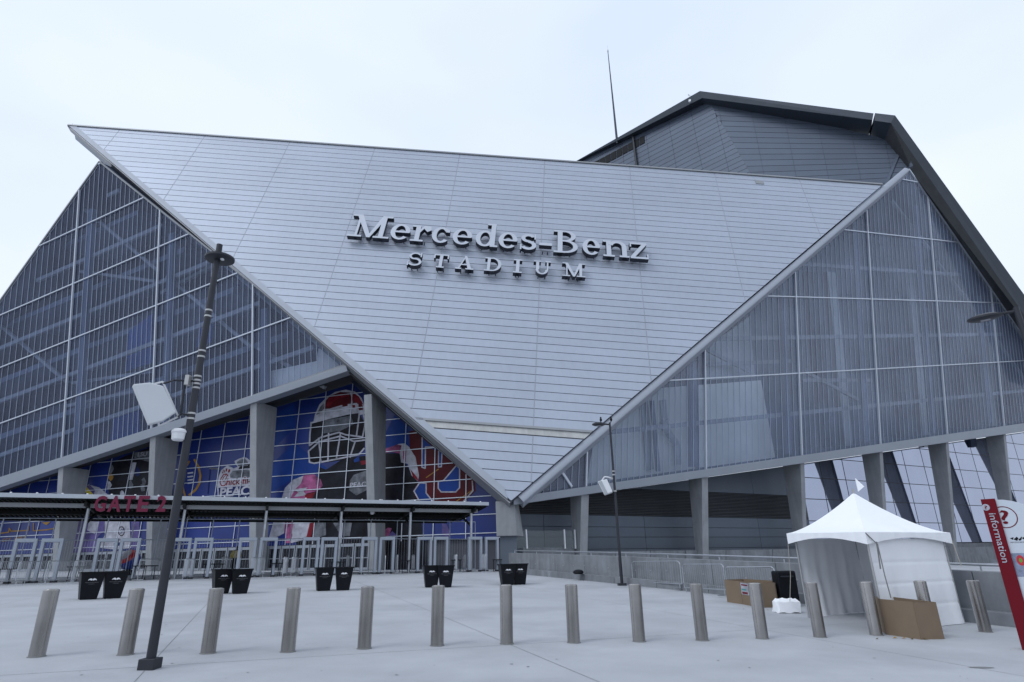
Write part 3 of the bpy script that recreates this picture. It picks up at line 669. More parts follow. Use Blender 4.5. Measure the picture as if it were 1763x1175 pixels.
# stub column under the point of the wing
t = on(GR, 870, 868); f = V((t.x - .05, t.y + .2, t.z)); s0 = V((1, 0, 0)); y0 = V((0, 1, 0))
zb = (on((V((0, 1, 0)), f), 870, 923)).z
mb = MB(); mb.hexa([f + V((-.75, 0, .2)), f + V((.75, 0, .2)), f + V((1.1, 2.6, .6)), f + V((-.75, 2.6, .6))], [V((f.x - .7, f.y + .15, zb)), V((f.x + .95, f.y + .15, zb)), V((f.x + 1.5, f.y + 1.6, zb)), V((f.x - .7, f.y + 1.6, zb))]); mb.build('column', 'concrete', stadium, bevel=.03)
MB().box((f.x + .25, f.y + .95, (zb + gz(f.x, f.y)) / 2 - .1), 1.35, 1.0, zb - gz(f.x, f.y) + .2).build('pedestal', 'wall_panel', stadium)

# ---- right lower wall
rq = on(GR, 890, 866); RW = (hR, rq - hR * 3.1); sR = Z.cross(hR).normalized(); sR = sR if sR.x > 0 else -sR
def rc(x, y): q = on(RW, x, y) - rq; return (q.dot(sR), q.z)
def rw(s, z, k=0.): p = rq + sR * s - hR * 3.1; p.z = rq.z + z; return p + hR * k
rpx = [(868, 872), (1905, 724), (1905, 1000), (868, 960)]
mb = MB(); mb.prism([on(shift(RW, -.25), *p) for p in rpx], -hR * .3); rwall = mb.build('lower_wall', 'backing', stadium); rwall['label'] = 'lower wall of dark panels, louvres and mirror glass'
gb = [on(GR, 880, 868), on(GR, 1905, 721)]; wt = [on(shift(RW, -.2), 868, 872), on(shift(RW, -.2), 1905, 723)]
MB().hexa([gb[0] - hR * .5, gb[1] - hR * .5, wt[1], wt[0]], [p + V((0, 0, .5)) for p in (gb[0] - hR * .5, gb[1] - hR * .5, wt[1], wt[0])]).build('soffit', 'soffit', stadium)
rpoly = [rc(*p) for p in rpx]
sg = rc(1384, 850)[0]                                   # panels end and mirror glass begins here
zl1, zl0 = rc(1109, 843)[1], rc(1109, 889)[1]
zrow = [rc(1109, 990)[1], rc(1109, 945)[1], rc(1109, 925)[1], rc(1109, 908)[1], zl0]
bays = [rc(868, 900)[0], rc(1000, 900)[0], rc(1207, 900)[0], sg]
def rpanel(q, nm, m, k=0., par=None, th=.08):
    if area(q) > .08: return MB().prism([rw(s, z, k) for s, z in q], -hR * th).build(nm, m, par or rwall)
def rect(poly, a, b, c, d): return clip(clip(clip(clip(poly, lambda p: p[0] - a), lambda p: b - p[0]), lambda p: p[1] - c), lambda p: d - p[1])
for a, b in zip(bays[:-1], bays[1:]):
    mid = (a + b) / 2
    for x0, x1 in ((a, mid), (mid, b)):
        for z0, z1 in zip(zrow[:-1], zrow[1:]): rpanel(rect(rpoly, x0 + .02, x1 - .02, z0 + .02, z1 - .02), 'wall_panel', 'wall_panel')
        rpanel(rect(rpoly, x0 + .02, x1 - .02, zl1 + .03, 50), 'wall_panel', 'wall_panel')
    nsl = 17; pit = (zl1 - zl0) / nsl
    for k in range(nsl):
        z = zl0 + pit * (k + .3)
        MB().hexa([rw(a + .25, z, .06), rw(b - .25, z, .06), rw(b - .25, z + pit * .35, -.14), rw(a + .25, z + pit * .35, -.14)], [rw(a + .25, z + .035, .06), rw(b - .25, z + .035, .06), rw(b - .25, z + pit * .35 + .035, -.14), rw(a + .25, z + pit * .35 + .035, -.14)]).build('louvre_slat', 'slat', rwall)
    for x in (a + .12, b - .12): MB().beam(rw(x, zl0, -.02), rw(x, zl1, -.02), .2, .16, up=hR).build('louvre_frame', 'slat', rwall)
smax_r = rc(1905, 800)[0]; GWd, GHt = 4.3, 2.45
zb_g = rc(1690, 934)[1]
ncol = int((smax_r - sg) / GWd) + 1; nrow = 9
gx0 = rc(1417, 830)[0]; gx0 = gx0 - GWd * int((gx0 - sg) / GWd + 1)
for k in range(ncol + 2):
    x0, x1 = gx0 + k * GWd, gx0 + (k + 1) * GWd
    for j in range(nrow):
        z0, z1 = zb_g + j * GHt, zb_g + (j + 1) * GHt
        rpanel(rect(rpoly, max(x0, sg) + .03, x1 - .03, z0 + .03, z1 - .03), 'window_pane', 'mirror_glass', th=.04)
    s = rect(rpoly, max(x1, sg) - .06, x1 + .06, zb_g, 60)
    if area(s) > .1 and x1 > sg: rpanel(s, 'mullion', 'pole_dark', .008, th=.06)
for j in range(nrow + 1):
    rpanel(rect(rpoly, sg, smax_r, zb_g + j * GHt - .045, zb_g + j * GHt + .045), 'transom', 'pole_dark', .004, th=.05)
rpanel(rect(rpoly, sg, smax_r, -30, zb_g - .1), 'plinth', 'concrete_wall', .3, th=.4)

# ---- dark roof petal behind the wing
rA, rB = at_y(1214, 164, 86), at_y(1297, 304, 80)
rL0 = at_y(993, 280, 106); rE = at_y(1552, 246, 71)
def plane3(a, b, c):
    n = (b - a).cross(c - a).normalized(); n = -n if n.y > 0 else n; return (n, a)
RL, RR = plane3(rA, rB, rL0), plane3(rA, rB, rE)
def roof_face(pl, poly, vl, hl, label):
    n = pl[0]; bk = MB().prism([on(pl, *p) - n * .12 for p in poly], -n * .4).build('roof_wall', 'backing', stadium); bk['label'] = label
    gap = .75
    for i, j, c in cells(poly, vl, hl):
        cxm, cym = sum(p[0] for p in c) / len(c), sum(p[1] for p in c) / len(c)
        c2 = c
        if j > 0: f0 = hfun(hl[j - 1]); c2 = clip(c2, lambda q: f0(q) - gap * .8)
        if i > 0: f1 = vfun(vl[i - 1]); c2 = clip(c2, lambda q: f1(q) - gap * .5)
        if area(c2) > 6: MB().prism([on(pl, *p) for p in c2], -n * .1).build('roof_panel', 'roof_panel', bk)
    return bk
lhl = [((990, 276 + 7.6 * k + 8), (1205, 158 + 7.6 * k + 8 + k * .9)) for k in range(0, 24)]
lvl = [((1070 + 43 * k, 240), (1076 + 43 * k + k * 2.0, 300)) for k in range(0, 5)]
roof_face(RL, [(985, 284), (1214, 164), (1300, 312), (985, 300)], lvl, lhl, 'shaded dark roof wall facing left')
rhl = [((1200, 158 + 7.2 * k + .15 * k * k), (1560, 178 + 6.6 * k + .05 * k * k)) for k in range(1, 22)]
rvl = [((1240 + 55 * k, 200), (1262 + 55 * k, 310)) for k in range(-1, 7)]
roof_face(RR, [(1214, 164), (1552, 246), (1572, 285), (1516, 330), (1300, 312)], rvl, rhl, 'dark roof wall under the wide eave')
vent_pl = shift(RL, .12)
for k in range(9):
    x0, x1 = 1022 + 9.8 * k, 1022 + 9.8 * k + 8.6; y = lambda x: 279 - (x - 1022) * .535
    MB().prism([on(vent_pl, *p) for p in ((x0, y(x0) + 1), (x1, y(x1) + 1), (x1 + .6, y(x1) + 13.5), (x0 + .6, y(x0) + 13.5))], -vent_pl[0] * .25).build('roof_vent', 'dark', stadium)
MB().tube(on(shift(RL, .4), 1089, 231), on(shift(RL, .4), 1097, 292), .22, .22, 8).build('downpipe', 'pole_dark', stadium)
# eaves: thick slabs running along the roof edge and back over the building
def eave(pts_out, pts_in, back, name='eave'):
    a, b = pts_out; c, d = pts_in
    mb = MB(); bk = V(back); mb.hexa([a, b, d, c], [a + bk, b + bk, d + bk, c + bk]); return mb.build(name, 'eave', stadium)
eA = at_y(1205, 157, 84.5); eL0 = at_y(985, 281.5, 106); eA2 = at_y(1209, 169, 84.5); eL2 = at_y(1010, 282, 106)
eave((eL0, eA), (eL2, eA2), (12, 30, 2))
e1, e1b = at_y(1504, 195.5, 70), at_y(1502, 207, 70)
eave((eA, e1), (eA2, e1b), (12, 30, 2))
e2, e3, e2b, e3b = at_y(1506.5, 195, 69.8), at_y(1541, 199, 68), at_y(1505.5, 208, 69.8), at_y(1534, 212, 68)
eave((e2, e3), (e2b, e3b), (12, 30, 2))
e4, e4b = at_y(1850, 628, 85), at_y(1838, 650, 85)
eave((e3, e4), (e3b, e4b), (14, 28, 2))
# soffits behind the fascia
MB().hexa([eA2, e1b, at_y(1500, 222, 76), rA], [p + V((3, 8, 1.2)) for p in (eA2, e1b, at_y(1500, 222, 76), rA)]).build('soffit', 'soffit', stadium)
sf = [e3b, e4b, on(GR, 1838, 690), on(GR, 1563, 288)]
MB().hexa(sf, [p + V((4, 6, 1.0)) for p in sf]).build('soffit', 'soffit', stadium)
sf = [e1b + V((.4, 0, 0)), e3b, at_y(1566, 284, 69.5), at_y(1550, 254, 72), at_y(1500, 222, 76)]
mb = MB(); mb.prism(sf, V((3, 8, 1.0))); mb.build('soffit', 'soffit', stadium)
for p, q, ya, yb in (((1440, 205), (1455, 226), 74, 76), ((1395, 196), (1402, 210), 76, 78), ((1345, 190), (1350, 200), 78, 79), ((1506, 206), (1518, 238), 70.5, 73.5), ((1420, 208), (1500, 222), 75.5, 73), ((1519, 232), (1549, 240), 72.5, 71.0), ((1523, 212), (1549, 236), 69.5, 71)):
    MB().beam(at_y(*p, ya), at_y(*q, yb), .35, .35).build('eave_strut', 'eave', stadium)
MB().beam(on(shift(RR, .05), 1552, 254), on(shift(RR, .05), 1524, 322), .35, .2, up=RR[0]).build('roof_crease', 'roof_panel', stadium)
# closing body behind the visible skins so that the building is solid from the side
MB().hexa([pw(*pc(150, 240), -3), pw(*pc(1500, 330), -3), pw(*pc(890, 830), -6), pw(*pc(860, 830), -6)], [p + V((0, 22, -1)) for p in (pw(*pc(230, 300), -3), pw(*pc(1440, 350), -3), pw(*pc(890, 830), -6), pw(*pc(860, 830), -6))]).build('core', 'interior', stadium)

# ================================================================== facade sign
SP = shift(PP, 1.0)
sign = thing('facade_sign', 'two rows of raised pale serif letters with dark sides on the triangular facade', 'sign', on(SP, 855, 440))
def arc(cx, cy, rx, ry, T, t, a0, a1, n=14):
    o, i = [], []
    for k in range(n + 1):
        a = math.radians(a0 + (a1 - a0) * k / n); o.append((cx + rx * math.cos(a), cy + ry * math.sin(a))); i.append((cx + (rx - T) * math.cos(a), cy + (ry - t) * math.sin(a)))
    return [[o[k], o[k + 1], i[k + 1], i[k]] for k in range(n)]
def rct(x0, y0, x1, y1): return [[(x0, y0), (x1, y0), (x1, y1), (x0, y1)]]
def glyph(ch, w, h):
    X = .71 * h; T = .145 * h; t = .072 * h
    if ch == 'e': return arc(w / 2, X / 2, w / 2, X / 2, T, t * 1.1, 0, 318, 20) + rct(T * .9, X * .5 - t * .5, w - T * .12, X * .5 + t * .5)
    if ch == 'c': return arc(w / 2, X / 2, w / 2, X / 2, T, t * 1.1, 38, 320, 18) + rct(w * .74, X * .68, w * .95, X * .86)
    if ch == 'r': return rct(.2 * w, 0, .2 * w + T, X) + rct(0, 0, .2 * w + T * 1.9, t) + rct(0, X - t, .2 * w, X) + [[(.2 * w + T, X * .55), (.62 * w, X * .84), (.62 * w, X), (.2 * w + T, X * .78)], [(.62 * w, X * .8), (.8 * w, X * .62), (w, X * .74), (.95 * w, X * .98), (.62 * w, X)]]
    if ch == 'd': return arc(.42 * w, X / 2, .42 * w, X / 2, T, t * 1.1, 0, 360, 24) + rct(.66 * w, 0, .66 * w + T, h * 1.04) + rct(.48 * w, h * 1.04 - t, .66 * w, h * 1.04) + rct(.66 * w + T, 0, w, t)
    if ch in 'sS':
        X = X if ch == 's' else h; return arc(w / 2, .735 * X, .46 * w, .265 * X, T * .85, t * 1.35, 25, 268, 16) + arc(w / 2, .285 * X, .5 * w, .285 * X, T * .9, t * 1.35, 92, -155, 16) + rct(.86 * w, .66 * X, .95 * w, X * .99) + rct(0, 0, .09 * w, .34 * X)
    if ch == '-': return rct(0, .26 * h, w, .26 * h + t * 1.5)
    if ch == 'B': return rct(.16 * w, 0, .16 * w + T * 1.05, h) + rct(0, 0, .5 * w, t) + rct(0, h - t, .46 * w, h) + rct(.16 * w + T, h * .5, .46 * w, h * .5 + t) + arc(.46 * w, .75 * h, .46 * w, .25 * h, T, t, -90, 90, 12) + arc(.48 * w, .28 * h, .52 * w, .28 * h, T, t, -90, 90, 12)
    if ch == 'n': return rct(.13 * w, 0, .13 * w + T, X) + rct(0, 0, .13 * w + T * 1.7, t) + rct(0, X - t, .13 * w, X) + arc(.55 * w, X * .64, .36 * w, .36 * X, T, t * 1.4, 0, 165, 12) + rct(.91 * w - T, 0, .91 * w, X * .64) + rct(.91 * w - T * 1.6, 0, w, t)
    if ch == 'z': return rct(0, X - t * 1.1, w * .96, X) + rct(0, 0, w, t * 1.1) + [[(0, t), (.26 * w, t), (.96 * w, X - t), (.68 * w, X - t)]] + rct(0, X * .72, .08 * w, X) + rct(.93 * w, 0, w, X * .3)
    if ch == 'M':
        T2 = min(T, .17 * w); return [[(.17 * w, 0), (.17 * w + t, 0), (.17 * w + t, h), (.17 * w, h)], [(.1 * w, h), (.1 * w + T2 * 1.25, h), (.5 * w + t, .06 * h), (.5 * w - t * .6, 0)], [(.5 * w - t * .5, 0), (.5 * w + t * .8, 0), (.86 * w, h), (.74 * w, h)]] + rct(.74 * w, 0, .74 * w + T2, h) + rct(0, 0, .34 * w, t) + rct(.62 * w, 0, w, t) + rct(0, h - t, .14 * w, h) + rct(.8 * w, h - t, w, h)
    if ch == 'T': return rct(w / 2 - T * .6, 0, w / 2 + T * .6, h) + rct(0, h - t * 1.3, w, h) + rct(0, h * .68, .09 * w, h) + rct(.91 * w, h * .68, w, h) + rct(.24 * w, 0, .76 * w, t * 1.2)
    if ch == 'A': return [[(.12 * w, 0), (.12 * w + t * 1.2, 0), (.52 * w, .9 * h), (.5 * w, h)], [(.5 * w - T * .5, h), (.5 * w + T * .4, h), (.9 * w, 0), (.9 * w - T * 1.4, 0)]] + rct(.26 * w, .3 * h, .72 * w, .3 * h + t * 1.1) + rct(0, 0, .34 * w, t * 1.2) + rct(.56 * w, 0, w, t * 1.2)
    if ch == 'D': return rct(.16 * w, 0, .16 * w + T * 1.1, h) + rct(0, 0, .48 * w, t * 1.2) + rct(0, h - t * 1.2, .48 * w, h) + arc(.46 * w, h / 2, .54 * w, h / 2, T * 1.15, t * 1.2, -90, 90, 14)
    if ch == 'I': return rct(w / 2 - T * .62, 0, w / 2 + T * .62, h) + rct(0, 0, w, t * 1.2) + rct(0, h - t * 1.2, w, h)
    if ch == 'U': return rct(.14 * w, .36 * h, .14 * w + T * 1.15, h) + rct(.84 * w - t, .36 * h, .84 * w + t * .2, h) + arc(.49 * w, .36 * h, .36 * w, .36 * h, T, t * 1.2, 180, 360, 14) + rct(0, h - t * 1.2, .42 * w, h) + rct(.68 * w, h - t * 1.2, w, h)
def sign_letter(ch, x0, x1, ybase, hpx, slope=0.079):
    yb = lambda x: ybase[1] + (x - ybase[0]) * slope
    a, b = on(SP, x0, yb(x0)), on(SP, x1, yb(x1)); top = on(SP, (x0 + x1) / 2, yb((x0 + x1) / 2) - hpx)
    mid = (a + b) / 2; h = (top - mid).dot(u_ax); w = (b - a).dot(r_ax); mb = MB()
    for k, poly in enumerate(glyph(ch, w, h)):
        q = [a + r_ax * x + u_ax * y + nP * (.0012 * k) for x, y in poly]; mb.prism(q, -nP * .55, 0, 1)
    for s in (.3, .7): mb.beam(a + r_ax * (w * s) + u_ax * (h * .12) - nP * .5, a + r_ax * (w * s) + u_ax * (h * .12) - nP * 1.0, .09, .09, mi=1)
    o = mb.build('letter', ['letter_face', 'letter_side'], sign, recalc=True); return o
mat('letter_face', (.46, .49, .55), .45, .15, .03, .5); mat('letter_side', (.018, .022, .035), .5)
for ch, a, b in (('M', 597, 668), ('e', 669, 703), ('r', 705, 739), ('c', 741, 773), ('e', 777, 811), ('d', 817, 856), ('e', 857, 890), ('s', 895, 923), ('-', 928, 950), ('B', 953, 995), ('e', 1003, 1034), ('n', 1039, 1084), ('z', 1086, 1117)):
    sign_letter(ch, a, b, (597, 406), 38)
for ch, a, b in (('S', 700, 724), ('T', 744, 770), ('A', 783, 815), ('D', 833, 862), ('I', 883, 898), ('U', 918, 948), ('M', 968, 1008)):
    sign_letter(ch, a, b, (700, 457), 23, .067)
# small hatch near the top of the wing
hq = [pw(*pc(*p), .16) for p in ((1299, 312), (1313, 313.2), (1315, 319), (1301, 318))]
MB().prism(hq, -nP * .1).build('access_hatch', 'grey_steel', wing)

# ================================================================== roof mast
m0, m1 = at_y(1062, 240, 98), at_y(1046.5, 88, 98)
mast = thing('roof_mast', 'thin tall mast rising above the dark roof edge', 'mast', m0)
MB().tube(m0 - V((0, 0, 1)), m1, .24, .07, 8).build('pole', 'eave', mast); MB().lathe(m1, [(.12, -.3), (.16, 0), (.12, .3), (.03, .4), (.02, 1.4)], 8).build('tip', 'pole_band', mast)
f0 = at_y(1188, 166, 86.5); mast2 = thing('roof_camera', 'tiny white camera bracket on the roof edge by the peak', 'camera', f0)
MB().beam(f0, at_y(1188, 176, 86), .4, .3).beam(f0, at_y(1185, 163, 86.5), .15, .15).build('bracket', 'white_paint', mast2)

# ================================================================== ramp wall and parapet on the right
wpts = [ground(862, 985), ground(907, 990), ground(1247, 1024), ground(1660, 1070), ground(1739, 1080)]
wd = (wpts[-1] - wpts[1]); wd.z = 0; wd.normalize(); wn_ = V((-wd.y, wd.x, 0)); wn_ = wn_ if wn_.x > 0 else -wn_   # away from the plaza
wA = wpts[1] - wd * 3.2; wB = wpts[1] + wd * 34
ramp = thing('retaining_wall', 'long stained concrete ramp wall with kerb behind the tent', 'wall', gp(wpts[2].x, wpts[2].y))
L_ = (wB - wA).length; nseg = 12
for k in range(nseg):
    a, b = wA + wd * (L_ * k / nseg + (.012 if k else 0)), wA + wd * (L_ * (k + 1) / nseg - .012); ga, gb_ = gz(a.x, a.y), gz(b.x, b.y); ht = 1.19
    A = [V((a.x, a.y, ga - .3)), V((b.x, b.y, gb_ - .3)), V((b.x, b.y, gb_ + ht)), V((a.x, a.y, ga + ht))]
    MB().prism([p + wn_ * .3 for p in A], wn_ * .28).build('wall_panel', 'concrete_wall', ramp, bevel=.012)
    K = [V((a.x, a.y, ga - .3)), V((b.x, b.y, gb_ - .3)), V((b.x, b.y, gb_ + .30)), V((a.x, a.y, ga + .30))]
    MB().prism(K, wn_ * .295).build('kerb', 'concrete_wall', ramp, bevel=.015)
mb = MB()
for k in range(0, 34):
    p = wA + wd * (k * 1.1 + .5); z = gz(p.x, p.y) + (.62 + .03 * (k % 3))
    mb.lathe(V((p.x, p.y, z)) + wn_ * .295, [(.04, 0), (.03, .012), (.01, .014)], 8, -wn_)
mb.build('tie_hole', 'concrete', ramp)['kind'] = 'stuff'
rail = thing('handrail', 'light steel handrail running along the ramp wall top', 'handrail', gp((wpts[2] + wn_ * .5).x, (wpts[2] + wn_ * .5).y))
a, b = wA + wn_ * .75, wB + wn_ * .75; pts = []
for k in range(13): p = a.lerp(b, k / 12); pts.append(V((p.x, p.y, gz(p.x, p.y) + 1.33)))
MB().pipe(pts, .035, 8).build('rail', 'galvanised', rail)
for k in range(13): MB().tube(V((pts[k].x, pts[k].y, pts[k].z - 1.4)), pts[k], .022).build('post', 'galvanised', rail)
# upper parapet below the dark panels
par = thing('parapet_wall', 'low grey concrete parapet under the dark louvred wall', 'wall', on(shift(RW, 2.0), 1100, 960))
pl_ = shift(RW, 1.9)
for x0, x1 in ((900, 990), (1000, 1060), (1060, 1120), (1120, 1180), (1180, 1250), (1250, 1330), (1330, 1420), (1420, 1520), (1520, 1640), (1640, 1780), (1780, 1900)):
    ytop = lambda x: 950 - (x - 1010) * .012 if x > 995 else 943
    q = [on(pl_, x0 + .5, ytop(x0)), on(pl_, x1 - .5, ytop(x1)), on(pl_, x1 - .5, 1010), on(pl_, x0 + .5, 1010)]
    MB().prism(q, -hR * .3).build('wall_panel', 'concrete_wall', par)
gr = thing('glass_railing', 'clear glass railing with white posts below the facade point', 'railing', on(shift(RW, 2.3), 950, 945))
gpl = shift(RW, 2.15)
for x in (906.5, 972, 990): MB().beam(on(gpl, x - .9, 912), on(gpl, x + .8, 945), .12, .12).build('post', 'white_paint', gr)
for x0, x1 in ((872, 905), (908, 970.5), (973, 989)): MB().prism([on(gpl, x0, 914), on(gpl, x1, 914), on(gpl, x1, 944), on(gpl, x0, 944)], -hR * .03).build('glass_pane', 'clear_glass', gr)

# ================================================================== gates
gdir = V((1, .42, 0)).normalized(); gnb = V((-gdir.y, gdir.x, 0))
def gate_at(px, off=0.):
    o = V((-23, 35, 0)) + gnb * off; d = ray(px, 950); d2 = V((d.x, d.y, 0)); k = d2.x * gdir.y - d2.y * gdir.x
    t = (o.x * gdir.y - o.y * gdir.x) / k; p = d2 * t; return gp(p.x, p.y)
yaw_g = math.atan2(gdir.y, gdir.x)
# canopy
fa, fb = gate_at(-130, -.7), gate_at(841, -.7); za, zb_ = 5.75, 0
fa_z = CAM.z + height(V((fa.x, fa.y, CAM.z)), -130, 849.5); fb_z = CAM.z + height(V((fb.x, fb.y, CAM.z)), 841, 868)
fa = V((fa.x, fa.y, fa_z)); fb = V((fb.x, fb.y, fb_z)); cb = gnb * 6.2 + V((0, 0, -.55))
canopy = thing('gate_canopy', 'long low dark canopy with a pale front edge over the entrance gates', 'canopy', gp(gate_at(450).x, gate_at(450).y))
L_ = (fb - fa).length; fd = (fb - fa).normalized(); npan = 9
for k in range(npan):
    a, b = fa + fd * (L_ * k / npan + .01), fa + fd * (L_ * (k + 1) / npan - .01)
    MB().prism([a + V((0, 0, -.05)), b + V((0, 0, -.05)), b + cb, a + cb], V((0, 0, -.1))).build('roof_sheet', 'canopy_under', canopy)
    mb = MB()
    for q in range(14):
        p = a.lerp(b, (q + .5) / 14); mb.beam(p + V((0, 0, -.17)) + cb * .04, p + cb * .99 + V((0, 0, -.17)), .06, .08)
    mb.build('deck_rib', 'canopy_under', canopy)['kind'] = 'stuff'
MB().beam(fa - gnb * .06, fb - gnb * .06, .14, .22).build('fascia', 'canopy_edge', canopy)
for t, w in ((.16, .2), (.55, .2), (.93, .2)): MB().beam(fa + cb * t + V((0, 0, -.32)) + fd * .2, fb + cb * t + V((0, 0, -.32)) - fd * (.3 + t), w, .22).build('purlin', 'grey_steel' if t < .2 else 'canopy_under', canopy)
for px in (-75, 137, 307, 451, 583, 704.5, 811):
    g = gate_at(px, .35); t = (V((g.x, g.y, 0)) - V((fa.x, fa.y, 0))).dot(V((fd.x, fd.y, 0)).normalized()); zt = fa.z + fd.z * t - .5
    MB().tube(g, V((g.x, g.y, zt)), .09, .09, 10).build('post', 'galvanised', canopy, smooth=True)
    MB().beam(V((g.x, g.y, zt - .9)), V((g.x, g.y, zt - .1)) + gnb * 2.2, .1, .12).build('strut', 'canopy_under', canopy)
    MB().beam(V((g.x, g.y, zt + .12)) - gnb * .95, V((g.x, g.y, zt - .28)) + gnb * 5.0, .14, .22).build('rafter', 'canopy_under', canopy)
    g2 = gate_at(px, 5.2); MB().tube(g2, V((g2.x, g2.y, zt - .5)), .08, .08, 8).build('post', 'pole_dark', canopy)
for k in range(26):
    p = fa + fd * (L_ * (k + .5) / 26) + V((0, 0, .13)); MB().lathe(p, [(.06, -.02), (.055, .015), (.03, .04)], 8).build('edge_light', 'white_paint', canopy)
for x, y in ((653, 868), (637, 882)):
    p = gate_at(x, .8); z = CAM.z + height(V((p.x, p.y, CAM.z)), x, y); MB().lathe(V((p.x, p.y, z)), [(.05, .3), (.06, .12), (.14, .06), (.15, -.08), (.06, -.16)], 10).build('security_camera', 'white_paint', canopy)
gs = thing('gate_sign', 'dark red letters reading GATE 2 on the canopy front edge', 'sign', V(gate_at(227, -.95)))
gpl2 = (-gnb, gate_at(227, -1.0))
for ch, x0, x1 in (('G', 163.5, 186), ('A', 187, 212.5), ('T', 212.5, 235), ('E', 238, 260), ('2', 270.5, 290)):
    y0 = 881.5; a, b = on(gpl2, x0 - 3, y0), on(gpl2, x1 - 6, y0); top = on(gpl2, x0, 854)
    mb = MB(); char_box(mb, ch, a, b - a, V((0, 0, (top - a).z)), -gnb, .16, .03); mb.build('letter', 'gate_red', gs)
# walk-through detectors
det = thing('metal_detector', 'x', 'metal detector')
mb = MB(); mb.box((-.42, 0, 1.09), .16, .30, 2.06); MBs = [mb]
mb.build('side_post', 'detector', det, bevel=.03); MB().box((.42, 0, 1.09), .16, .30, 2.06).build('side_post', 'detector', det, bevel=.03)
MB().box((0, 0, 2.13), 1.0, .32, .2).build('top_bar', 'detector', det, bevel=.03)
for x in (-.42, .42): MB().box((x, 0, .05), .24, .42, .1).build('foot', 'pole_dark', det)
dpx = [(53, 'farthest left'), (97.5, ''), (190, ''), (229, ''), (315, ''), (352, ''), (426.5, ''), (461.5, ''), (533, ''), (563.5, ''), (631, ''), (661, ''), (724, ''), (751.5, ''), (809, ''), (837, '')]
ordn = ['first', 'second', 'third', 'fourth', 'fifth', 'sixth', 'seventh', 'eighth', 'ninth', 'tenth', 'eleventh', 'twelfth', 'thirteenth', 'fourteenth', 'fifteenth', 'last']
for k, (px, _) in enumerate(dpx):
    g = gate_at(px - (480 - px) * .026); lab = f'pale grey walk-through metal detector, {ordn[k]} from the left along the gates'
    if k == 0: det.location = g; det.rotation_euler = (0, 0, yaw_g); det['label'] = lab; det['group'] = 'metal detectors under the canopy'
    else: copy_tree(det, g, yaw_g, lab, 'metal detectors under the canopy')
# crowd barriers (prototype along +X, 2.2 m)
def barrier_proto(L, hgt, group, br=.007):
    o = thing('crowd_barrier', 'x', 'barrier', (0, 0, 0), group)
    r = .12; P = [V((-L / 2, 0, .2)), V((-L / 2, 0, hgt - r)), V((-L / 2 + r * .3, 0, hgt - r * .3)), V((-L / 2 + r, 0, hgt)), V((L / 2 - r, 0, hgt)), V((L / 2 - r * .3, 0, hgt - r * .3)), V((L / 2, 0, hgt - r)), V((L / 2, 0, .2)), V((-L / 2, 0, .2))]
    MB().pipe(P, .02, 8).build('frame', 'galvanised', o)
    mb = MB(); n = int(L / .115)
    for k in range(1, n): x = -L / 2 + L * k / n; mb.tube((x, 0, .2), (x, 0, hgt - .01), br, br, 5)
    mb.build('bar', 'galvanised', o)['kind'] = 'stuff'
    for x in (-L / 2 + .1, L / 2 - .1): MB().beam((x, -.3, .02), (x, .3, .02), .05, .03).tube((x, 0, .02), (x, 0, .22), .018).build('foot', 'galvanised', o)
    return o
bp = barrier_proto(2.3, 1.1, 'crowd barriers between the gates')
bpx = [(30, -1.5), (66, -1.4), (112, -1.4), (150, -.9), (196, 2.0), (262, .4), (330, -1.0), (392, 2.6), (447, -1.2), (494, -.6), (510, -.2), (556, 2.2), (600, 1.6), (624, -1.0), (664, -.8), (684, .6), (712, 2.4), (784, -.4), (800, 2.0), (832, -.8)]
for k, (px, off) in enumerate(bpx):
    g = gate_at(px, off); yw = yaw_g + math.pi / 2 + random.uniform(-.12, .12) - .25
    lab = f'steel crowd barrier dividing the gate lanes, number {k + 1} counted from the left' if k else 'steel crowd barrier dividing the gate lanes, farthest left'
    lab = ['leftmost', 'second', 'third', 'fourth', 'fifth', 'sixth', 'seventh', 'eighth', 'ninth', 'tenth', 'eleventh', 'twelfth', 'thirteenth', 'fourteenth', 'fifteenth', 'sixteenth', 'seventeenth', 'eighteenth', 'nineteenth', 'rightmost'][k] + ' steel crowd barrier from the left in the gate lanes'
    if k == 0: bp.location = g; bp.rotation_euler = (0, 0, yw); bp['label'] = lab
    else: copy_tree(bp, g, yw, lab, 'crowd barriers between the gates')
wb_ = barrier_proto(2.45, 1.05, 'crowd barriers along the ramp wall', .0035)
for k, (p0, p1, lab) in enumerate((((1091, 1008), (1176, 1018), 'steel crowd barrier at the ramp wall beside the thin lamp post'), ((1180, 1019), (1253, 1029), 'middle steel crowd barrier leaning along the ramp wall'), ((1256, 1030), (1343, 1040), 'steel crowd barrier at the ramp wall behind the far cardboard box'))):
    a, b = ground(*p0) , ground(*p1); c = (a + b) / 2 + wn_ * -.02; yw = math.atan2(b.y - a.y, b.x - a.x); sc = (b - a).length / 2.45
    c = gp(c.x, c.y)
    if k == 0: wb_.location = c; wb_.rotation_euler = (0, 0, yw); wb_.scale = (sc, 1, 1); wb_['label'] = lab
    else: copy_tree(wb_, c, yw, lab, 'crowd barriers along the ramp wall', (sc, 1, 1))
